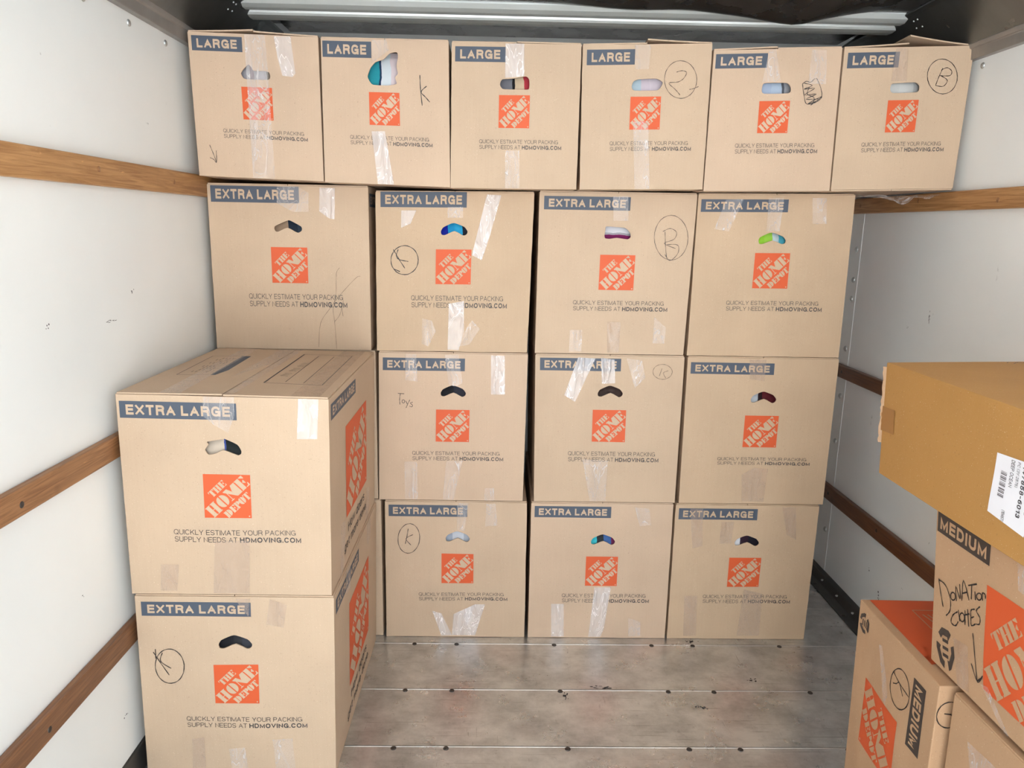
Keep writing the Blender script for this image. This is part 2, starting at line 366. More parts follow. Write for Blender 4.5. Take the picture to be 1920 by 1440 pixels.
# (letter, u0, u1, q0, q1) in a frame turned 45 degrees
WORDS = [('T', .462, .600, .19, .345), ('H', .607, .755, .19, .345), ('E', .765, .900, .19, .345),
         ('H', .150, .415, -.148, .132), ('O', .430, .690, -.148, .132), ('M', .700, 1.025, -.148, .132), ('E', 1.040, 1.262, -.148, .132),
         ('D', .362, .530, -.368, -.205), ('E', .540, .665, -.368, -.205), ('P', .672, .795, -.368, -.205), ('O', .790, .940, -.368, -.200), ('T', .938, 1.075, -.368, -.205)]
R2 = math.sqrt(0.5)
def logo_items(bm, q, z, mi_sq=0, mi_let=1):
    f = quadmap(q)
    poly(bm, [f(0, 0), f(1, 0), f(1, 1), f(0, 1)], z, mi_sq)
    for ch, u0, u1, q0, q1 in WORDS:
        for g in GL[ch]:
            pts = []
            for x, y in g:
                u = u0 + x*(u1-u0); v = q0 + y*(q1-q0)
                pts.append(f((u-v)*R2, (u+v)*R2))
            poly(bm, pts, z+0.0003, mi_let)
    poly(bm, [f(.955+.018*math.cos(a*math.pi/4), .045+.018*math.sin(a*math.pi/4)) for a in range(8)], z+0.0003, mi_let)
def stroke(bm, pts, F, wd, z):
    # ribbon in panel metres
    P = [Vector((x*F.W, y*F.H)) for x, y in pts]
    L, R_ = [], []
    for i, p_ in enumerate(P):
        d = (P[min(i+1, len(P)-1)] - P[max(i-1, 0)])
        if d.length < 1e-9: d = Vector((1, 0))
        d.normalize(); n = Vector((-d.y, d.x))*wd/2*(0.75 + 0.25*math.sin(i*2.1))
        L.append(p_+n); R_.append(p_-n)
    for i in range(len(P)-1):
        vs = [bm.verts.new((v.x/F.W, v.y/F.H, z)) for v in (L[i], L[i+1], R_[i+1], R_[i])]
        try: bm.faces.new(vs)
        except ValueError: pass
def smooth_pts(pts, n=4):
    if len(pts) < 3 or len(pts) > 12: return pts
    out = []
    for i in range(len(pts)-1):
        p0 = pts[max(i-1, 0)]; p1 = pts[i]; p2 = pts[i+1]; p3 = pts[min(i+2, len(pts)-1)]
        for k in range(n):
            t = k/n
            out.append(tuple(0.5*((2*p1[j]) + (-p0[j]+p2[j])*t + (2*p0[j]-5*p1[j]+4*p2[j]-p3[j])*t*t + (-p0[j]+3*p1[j]-3*p2[j]+p3[j])*t**3) for j in (0, 1)))
    out.append(pts[-1]); return out
def marker(F, strokes, wd, parent, name='marker_writing', curve=False, m=None):
    bm = bmesh.new()
    for s in strokes: stroke(bm, smooth_pts(s) if curve else s, F, wd, 0.0012)
    to_face(bm, F)
    return bm2o(name, bm, m or MARKER, parent)

def fill_with_hole(hole, thick):
    cu = bpy.data.curves.new('c', 'CURVE'); cu.dimensions = '2D'; cu.fill_mode = 'BOTH'; cu.extrude = thick/2
    for pts in ([(0, 0), (1, 0), (1, 1), (0, 1)], hole):
        sp = cu.splines.new('POLY'); sp.points.add(len(pts)-1)
        for i, (x, y) in enumerate(pts): sp.points[i].co = (x, y, 0, 1)
        sp.use_cyclic_u = True
    o = bpy.data.objects.new('c', cu); C.objects.link(o)
    me = bpy.data.meshes.new_from_object(o); bpy.data.objects.remove(o)
    bm = bmesh.new(); bm.from_mesh(me); bpy.data.meshes.remove(me)
    for v in bm.verts: v.co.z -= thick/2
    kill = []
    for f in bm.faces:
        for ax in (0, 1):
            for val in (0, 1):
                if all(abs(v.co[ax]-val) < 1e-4 for v in f.verts): kill.append(f)
    bmesh.ops.delete(bm, geom=list(set(kill)), context='FACES_ONLY')
    return bm

class Carton:
    FC = {'front': ((0, 0, 1), (1, 0, 1), (0, 0, 0), (1, 0, 0)), 'right': ((1, 0, 1), (1, 1, 1), (1, 0, 0), (1, 1, 0)),
          'left': ((0, 1, 1), (0, 0, 1), (0, 1, 0), (0, 0, 0)), 'back': ((1, 1, 1), (0, 1, 1), (1, 1, 0), (0, 1, 0)),
          'top': ((0, 1, 1), (1, 1, 1), (0, 0, 1), (1, 0, 1)), 'bottom': ((0, 0, 0), (1, 0, 0), (0, 1, 0), (1, 1, 0))}
    def __init__(s, name, label, corners, board, group=None, hole=None, amp=0.0025, seed=0, flap=0.005, flap_axis='y', lift=(0, 0), bottom_flaps=False, cat='box', flaps=True, side_bulge=False):
        s.c = {k: Vector(v) for k, v in corners.items()}
        for i in (0, 1):
            for j in (0, 1): s.c[(i, j, 1)] -= Vector((0, 0, flap))
        ctr = sum((s.c[(i, j, 0)] for i in (0, 1) for j in (0, 1)), Vector())/4
        s.o = root(name, ctr, label, cat, group); s.board = board
        s.F = {k: Face(*[s.c[q] for q in v], amp=(amp if k == 'front' or side_bulge and k in ('left', 'right') else 0), seed=seed+i) for i, (k, v) in enumerate(s.FC.items())}
        bm = bmesh.new()
        for k, F in s.F.items():
            if k == 'front' and hole:
                b2 = fill_with_hole(hole, 0.004); panel_cut(b2)
                for v in b2.verts: v.co = F.P(v.co.x, v.co.y, v.co.z)
            else:
                b2 = bmesh.new()
                bmesh.ops.create_grid(b2, x_segments=GN, y_segments=GN, size=0.5)
                for v in b2.verts: v.co = F.P(v.co.x+0.5, v.co.y+0.5)
                b2.normal_update()
                bad = [f for f in b2.faces if f.normal.dot(F.n) < 0]
                bmesh.ops.reverse_faces(b2, faces=bad)
            me = bpy.data.meshes.new('x'); b2.to_mesh(me); b2.free(); bm.from_mesh(me); bpy.data.meshes.remove(me)
        bmesh.ops.remove_doubles(bm, verts=bm.verts[:], dist=0.0003)
        s.body = bm2o('carton_body', bm, board, s.o)
        bv = s.body.modifiers.new('b', 'BEVEL'); bv.width = 0.0022; bv.segments = 2; bv.limit_method = 'ANGLE'; bv.angle_limit = math.radians(55)
        if flaps: s.flaps('top', 'top_flap', flap_axis, lift)
        if bottom_flaps: s.flaps('bottom', 'bottom_flap', 'y', (-0.001, -0.001))
    def flaps(s, side, name, axis, lift):
        F = s.F[side]
        for h in (0, 1):
            bm = bmesh.new(); n = 8
            a0, a1 = ((0.004, 0.4975), (0.5025, 0.996))[h]
            g = {}
            for i in range(n+1):
                for j in range(n+1):
                    a = a0+(a1-a0)*i/n; b = 0.003+0.994*j/n
                    up = (a/0.5 if h == 0 else (1-a)/0.5)
                    L_ = lift[h]*up**1.3*(0.35+0.65*b)
                    pa, pb = (a, b) if axis == 'y' else (b, a)
                    for k, z in enumerate((0.0006, 0.0044)):
                        g[i, j, k] = bm.verts.new(F.P(pa, pb, z+abs(L_)))
            for i in range(n):
                for j in range(n):
                    for k in (0, 1):
                        bm.faces.new([g[i, j, k], g[i+1, j, k], g[i+1, j+1, k], g[i, j+1, k]])
            for i in range(n):
                for j in (0, n):
                    bm.faces.new([g[i, j, 0], g[i+1, j, 0], g[i+1, j, 1], g[i, j, 1]])
                    bm.faces.new([g[j, i, 0], g[j, i+1, 0], g[j, i+1, 1], g[j, i, 1]])
            bmesh.ops.recalc_face_normals(bm, faces=bm.faces[:])
            bm2o(name, bm, s.board, s.o)
    def label(s, side, text, q, frac=(0.06, 0.94), cap=(0.20, 0.80), ink=None):
        bm = bmesh.new(); f = quadmap(q)
        poly(bm, [f(0, 0), f(1, 0), f(1, 1), f(0, 1)], 0.0006, 0)
        qi = [f(frac[0], cap[1]), f(frac[1], cap[1]), f(frac[0], cap[0]), f(frac[1], cap[0])]
        text_items(bm, text, qi, 0.0009, 1, 0.235)
        grid_cut(bm); to_face(bm, s.F[side])
        return bm2o('size_label', bm, [ink or INK_BLUE, s.board], s.o)
    def logo(s, side, q):
        bm = bmesh.new(); logo_items(bm, q, 0.0006); grid_cut(bm); to_face(bm, s.F[side])
        return bm2o('printed_emblem', bm, [INK_ORANGE, s.board], s.o)
    def text(s, side, lines, ink=None, name='printed_text'):
        bm = bmesh.new()
        for t, q, b in lines: text_items(bm, t, q, 0.0008, 0, b)
        grid_cut(bm); to_face(bm, s.F[side])
        return bm2o(name, bm, ink or INK_DARK, s.o)
    def tape(s, side, polys, m=None):
        for p_ in polys:
            decal('packing_tape', s.F[side], [(p_, 0.0016, 0)], m or TAPE, s.o)
    def side_print(s, side, size='EXTRA LARGE'):
        s.label(side, size, rect(.03, .035, .51, .115))
        s.logo(side, rect(.29, .235, .765, .745))
        s.text(side, [('How doers', rect(.32, .785, .70, .84), 0.13), ('get more done.', rect(.24, .87, .755, .92), 0.13)])
# ---------------------------------------------------------------- truck shell
XL_, XR_, YF, YB = -0.955, 1.432, 0.615, -3.5
def planks():
    bm = bmesh.new(); y = YF+0.02; seam = -0.042
    ys = [YF+0.02]; k = seam + 0.27*2
    while k > YB: 
        if k < YF: ys.append(k)
        k -= 0.27
    ys.append(YB)
    for a, b in zip(ys[:-1], ys[1:]):
        add_box(bm, XL_, XR_, b+0.0012, a-0.0012, -0.03, 0.0)
        add_box(bm, XL_, XR_, a-0.0042, a-0.0024, -0.001, 0.0009, 1)
    add_box(bm, XL_, XR_, YB, YF+0.02, -0.05, -0.0305, 2)
    return struct(bm2o('floor', bm, [FLOOR, EDGE, GROUT]))
floor = planks()
def rivet(name, m, parent, loc, ax, r=0.009, h=0.005):
    bm = bmesh.new(); bmesh.ops.create_uvsphere(bm, u_segments=14, v_segments=8, radius=r)
    for v in bm.verts: v.co.z *= h/r
    q = {'x': Matrix.Rotation(math.radians(90), 4, 'Y'), 'z': Matrix.Identity(4), 'y': Matrix.Rotation(math.radians(90), 4, 'X')}[ax]
    bmesh.ops.transform(bm, matrix=Matrix.Translation(loc) @ q, verts=bm.verts[:])
    return bm2o(name, bm, m, parent, True)
for yy in (-0.05, -0.322, -0.593, -0.863, -1.133):
    for xx in (-0.28, -0.13, 0.22, 0.571, 0.72, 1.035):
        bm = bmesh.new()
        bmesh.ops.create_cone(bm, cap_ends=True, segments=16, radius1=0.0085, radius2=0.0075, depth=0.002, matrix=Matrix.Translation((xx, yy, 0.0008)))
        bmesh.ops.create_cone(bm, cap_ends=True, segments=10, radius1=0.003, radius2=0.003, depth=0.001, matrix=Matrix.Translation((xx, yy, 0.0019)))
        bm2o('screw', bm, SCREW, floor)
# dark scuffs burnt into the floor
def blot(bm, F, cx, cy, rx, ry, rnd, z=0.0004, n=9):
    for k in range(n):
        a = rnd.random()*6.3; d = rnd.random()
        px, py = cx+math.cos(a)*d*rx, cy+math.sin(a)*d*ry
        r = 0.25+rnd.random()*0.5
        pts = [(px+rx*0.3*r*math.cos(t*0.9)*(0.6+rnd.random()*0.6), py+ry*0.3*r*math.sin(t*0.9)*(0.6+rnd.random()*0.6)) for t in range(7)]
        vs = [bm.verts.new(F(x, y, z)) for x, y in pts]
        bm.faces.new(vs)
rnd = random.Random(3)
for cx, cy, rx, ry in ((0.355, -0.30, 0.035, 0.012), (0.235, -0.345, 0.012, 0.022), (0.72, -0.02, 0.03, 0.015), (0.66, -0.40, 0.02, 0.014), (0.87, -0.26, 0.02, 0.015)):
    bm = bmesh.new(); blot(bm, lambda x, y, z: (x, y, z+0.0003), cx, cy, rx, ry, rnd, n=16); bm2o('scuff_mark', bm, SCUFF, floor)

def slab(name, m, x0, x1, y0, y1, z0, z1):
    bm = bmesh.new(); add_box(bm, x0, x1, y0, y1, z0, z1); return struct(bm2o(name, bm, m))
wl = slab('wall_left', WALL, XL_-0.03, XL_, YB, YF+0.03, -0.03, 2.01)
wr = slab('wall_right', WALL, XR_, XR_+0.03, YB, YF+0.03, -0.03, 2.01)
wf = slab('wall_front', WALL, XL_, XR_, YF+0.021, YF+0.05, -0.03, 2.24)
def scuffs(parent, x, sgn, items):
    for y, z, ry, rz, n in items:
        bm = bmesh.new(); blot(bm, lambda a, b, c: (x-sgn*0.0008, a, b), y, z, ry, rz, rnd, n=n); bm2o('scuff_mark', bm, SCUFF, parent)
scuffs(wr, XR_, 1, [(-0.03, 1.20, 0.008, 0.022, 12), (0.09, 1.15, 0.010, 0.005, 5), (0.14, 0.21, 0.010, 0.010, 7), (0.055, 0.15, 0.012, 0.018, 8), (-0.09, 0.25, 0.007, 0.006, 4), (-0.12, 0.70, 0.007, 0.012, 5), (-0.30, 0.545, 0.018, 0.006, 4), (-0.20, 0.47, 0.006, 0.006, 3)])
scuffs(wl, XL_, -1, [(-0.50, 1.28, 0.012, 0.012, 6), (-0.62, 1.22, 0.028, 0.004, 12), (-0.88, 1.24, 0.010, 0.012, 4), (-0.86, 0.61, 0.010, 0.006, 5), (-0.73, 0.20, 0.012, 0.012, 4), (-0.80, 1.80, 0.008, 0.004, 3), (-0.34, 1.72, 0.012, 0.003, 5)])
for k in range(16):
    y = -0.182-0.214*k
    rivet('rivet', STEEL, wl, (XL_, y, 1.958), 'x'); rivet('rivet', STEEL, wr, (XR_, y+0.054, 1.962), 'x')
# corner post at the right front with its rivets
post = slab('trim_9', WALL, XR_-0.002, XR_, 0.495, 0.60, 0.03, 2.0)
for z in (1.404, 1.283, 1.207, 1.003, 0.804, 0.609, 0.213): rivet('rivet', STEEL, post, (XR_-0.002, 0.527, z), 'x', 0.012, 0.008)
def prism(name, m, pts, y0, y1, bev=0):
    bm = bmesh.new()
    a = [bm.verts.new((x, y0, z)) for x, z in pts]; b = [bm.verts.new((x, y1, z)) for x, z in pts]
    n = len(pts)
    bm.faces.new(a); bm.faces.new(b[::-1])
    for i in range(n): bm.faces.new([a[i], b[i], b[(i+1) % n], a[(i+1) % n]])
    bmesh.ops.recalc_face_normals(bm, faces=bm.faces[:])
    o = bm2o(name, bm, m)
    if bev:
        q = o.modifiers.new('b', 'BEVEL'); q.width = bev; q.segments = 2; q.limit_method = 'ANGLE'
    return struct(o)
# wooden lashing rails: three on each side
rails = [('trim_1', WOOD_R, 1, 0.383, 0.442), ('trim_2', WOOD_M, 1, 0.887, 0.944), ('trim_3', WOOD_L, 1, 1.542, 1.607),
         ('trim_4', WOOD_D, -1, 0.355, 0.418), ('trim_5', WOOD_D, -1, 0.884, 0.937), ('trim_6', WOOD_L, -1, 1.542, 1.600)]
for nm, m, sd, z0, z1 in rails:
    if sd > 0: pts = [(XL_, z0), (-0.934, z0), (-0.934, z1), (XL_, z1)]
    else: pts = [(XR_, z0), (1.411, z0), (1.411, z1), (XR_, z1)]
    o = prism(nm, m, pts, YB, YF, 0.004)
    for k in range(9):
        y = (-0.24 if sd > 0 else -0.32) - 0.41*k + (0.41*2 if sd < 0 else 0)
        if y < YF-0.05: rivet('screw', SCREW if z0 < 1 else WOOD_M, o, (-0.934 if sd > 0 else 1.411, y, (z0+z1)/2 + 0.006*math.sin(k*2)), 'x', 0.007, 0.002)
# floor edge angles
for nm, sd in (('trim_7', 1), ('trim_8', -1)):
    if sd > 0: pts = [(XL_, 0), (-0.945, 0), (-0.9465, 0.02), (-0.949, 0.075), (XL_, 0.078)]
    else: pts = [(1.353, 0.0), (1.353, 0.004), (1.390, 0.008), (1.410, 0.030), (1.424, 0.036), (XR_, 0.036), (XR_, 0)]
    o = prism(nm, KICK, pts, YB, YF, 0.0015)
    if sd < 0:
        for k in range(12):
            rivet('rivet', STEEL, o, (1.399, 0.438-0.139*k, 0.019), 'z', 0.006, 0.004); rivet('rivet', SCREW, o, (1.368, 0.165-0.27*(k-1), 0.0065), 'z', 0.009, 0.003)
# roof side channels
for nm, sd in (('trim_10', 1), ('trim_11', -1)):
    X = (lambda d: XL_+d) if sd > 0 else (lambda d: XR_-d)
    o = prism(nm, LIP, [(X(-0.03), 1.985), (X(0.022), 1.982), (X(0.024), 2.012), (X(0.030), 2.014), (X(0.034), 2.026), (X(0.02), 2.04), (X(-0.03), 2.04)], YB, YF, 0.002)
    o = prism({'trim_10': 'trim_12', 'trim_11': 'trim_13'}[nm], COVE, [(X(0.026), 2.026), (X(0.034), 2.026), (X(0.135), 2.140), (X(0.152), 2.146), (X(0.152), 2.152), (X(0.140), 2.155), (X(0.02), 2.24), (X(-0.03), 2.24), (X(-0.03), 2.04)], YB, YF, 0.002)
    for y0 in (0.10, -0.26, -0.62):
        for dy, dd in ((0, 0), (0.022, 0.0), (0.0, 0.018), (0.03, 0.016)):
            d = 0.125-dd
            rivet('rivet', STEEL, o, (X(d), y0+dy-0.06, 2.026+(d-0.034)*1.128), 'z', 0.003, 0.003)
# roof: a thin rippled sheet that sags in front of the roof bow, then steps up behind it
def roof():
    bm = bmesh.new(); nx = 60
    def dip(x):
        d = 0.0
        d += 0.046*math.exp(-((x-0.93)/0.17)**2)*1.0
        d += 0.014*math.exp(-((x-0.42)/0.18)**2)
        d += 0.012*math.exp(-((x-0.70)/0.12)**2)
        if x > 0.93: d = 0.046*max(0, 1-(x-0.93)/0.25)**1.4 + 0.002
        return d
    ys = [0.055, 0.045, 0.03, 0.0, -0.04, -0.1, -0.2, -0.32, -0.5] + [-0.5-0.34*k for k in range(1, 20) if -0.5-0.34*k > YB]+[YB]
    rows = []
    for y in ys:
        k = math.exp(-((y-0.045)/0.13)**2) if y < 0.045 else 1
        rows.append([bm.verts.new((-0.80+2.10*i/nx, y, 2.153 - dip(-0.80+2.10*i/nx)*k + 0.003*math.sin(i*0.35+y*9)*(1-k))) for i in range(nx+1)])
    rows.insert(0, [bm.verts.new((-0.80+2.10*i/nx, 0.058, 2.185)) for i in range(nx+1)])
    for a, b in zip(rows[:-1], rows[1:]):
        for i in range(nx): bm.faces.new([a[i], a[i+1], b[i+1], b[i]])
    for f in bm.faces: f.smooth = True
    add_box(bm, XL_-0.03, XR_+0.03, YB, YF+0.05, 2.215, 2.235)
    add_box(bm, XL_+0.14, XR_-0.12, 0.2405, YF+0.02, 2.186, 2.2)
    bmesh.ops.recalc_face_normals(bm, faces=bm.faces[:])
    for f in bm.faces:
        if f.calc_center_median().y < -0.66 and f.calc_center_median().z < 2.2: f.material_index = 1  # roof out of view takes the added white reflector material
    return struct(bm2o('ceiling', bm, [CEIL, ROOF_BOUNCE]))
roof()
def bow(y0):
    pts = []
    # upper rounded flange then a lower rib, running across the roof
    prof = [(0.065, 2.20), (0.065, 2.150), (0.082, 2.139), (0.110, 2.1335), (0.140, 2.134), (0.158, 2.141), (0.163, 2.143), (0.166, 2.134), (0.172, 2.128), (0.200, 2.1255), (0.232, 2.127), (0.240, 2.135), (0.240, 2.20)]
    bm = bmesh.new()
    a = [bm.verts.new((-0.835, y+y0, z)) for y, z in prof]; b = [bm.verts.new((1.312, y+y0, z)) for y, z in prof]
    n = len(prof); bm.faces.new(a); bm.faces.new(b[::-1])
    for i in range(n): bm.faces.new([a[i], b[i], b[(i+1) % n], a[(i+1) % n]])
    bmesh.ops.recalc_face_normals(bm, faces=bm.faces[:])
    return bm
struct(bm2o('trim_14', bow(0), BOWM))
# the paved yard outside the open door
GROUND = mat('pale_concrete_yard', (0.55, 0.56, 0.57), 0.9)
LK(GROUND, mixc(GROUND, noise(GROUND, 2, 5).outputs[0], (0.50, 0.51, 0.52), (0.60, 0.61, 0.62)), base(GROUND).inputs['Base Color'])
bm = bmesh.new(); bmesh.ops.create_grid(bm, x_segments=4, y_segments=4, size=25, matrix=Matrix.Translation((0, -16, -0.9)))
struct(bm2o('ground', bm, GROUND))

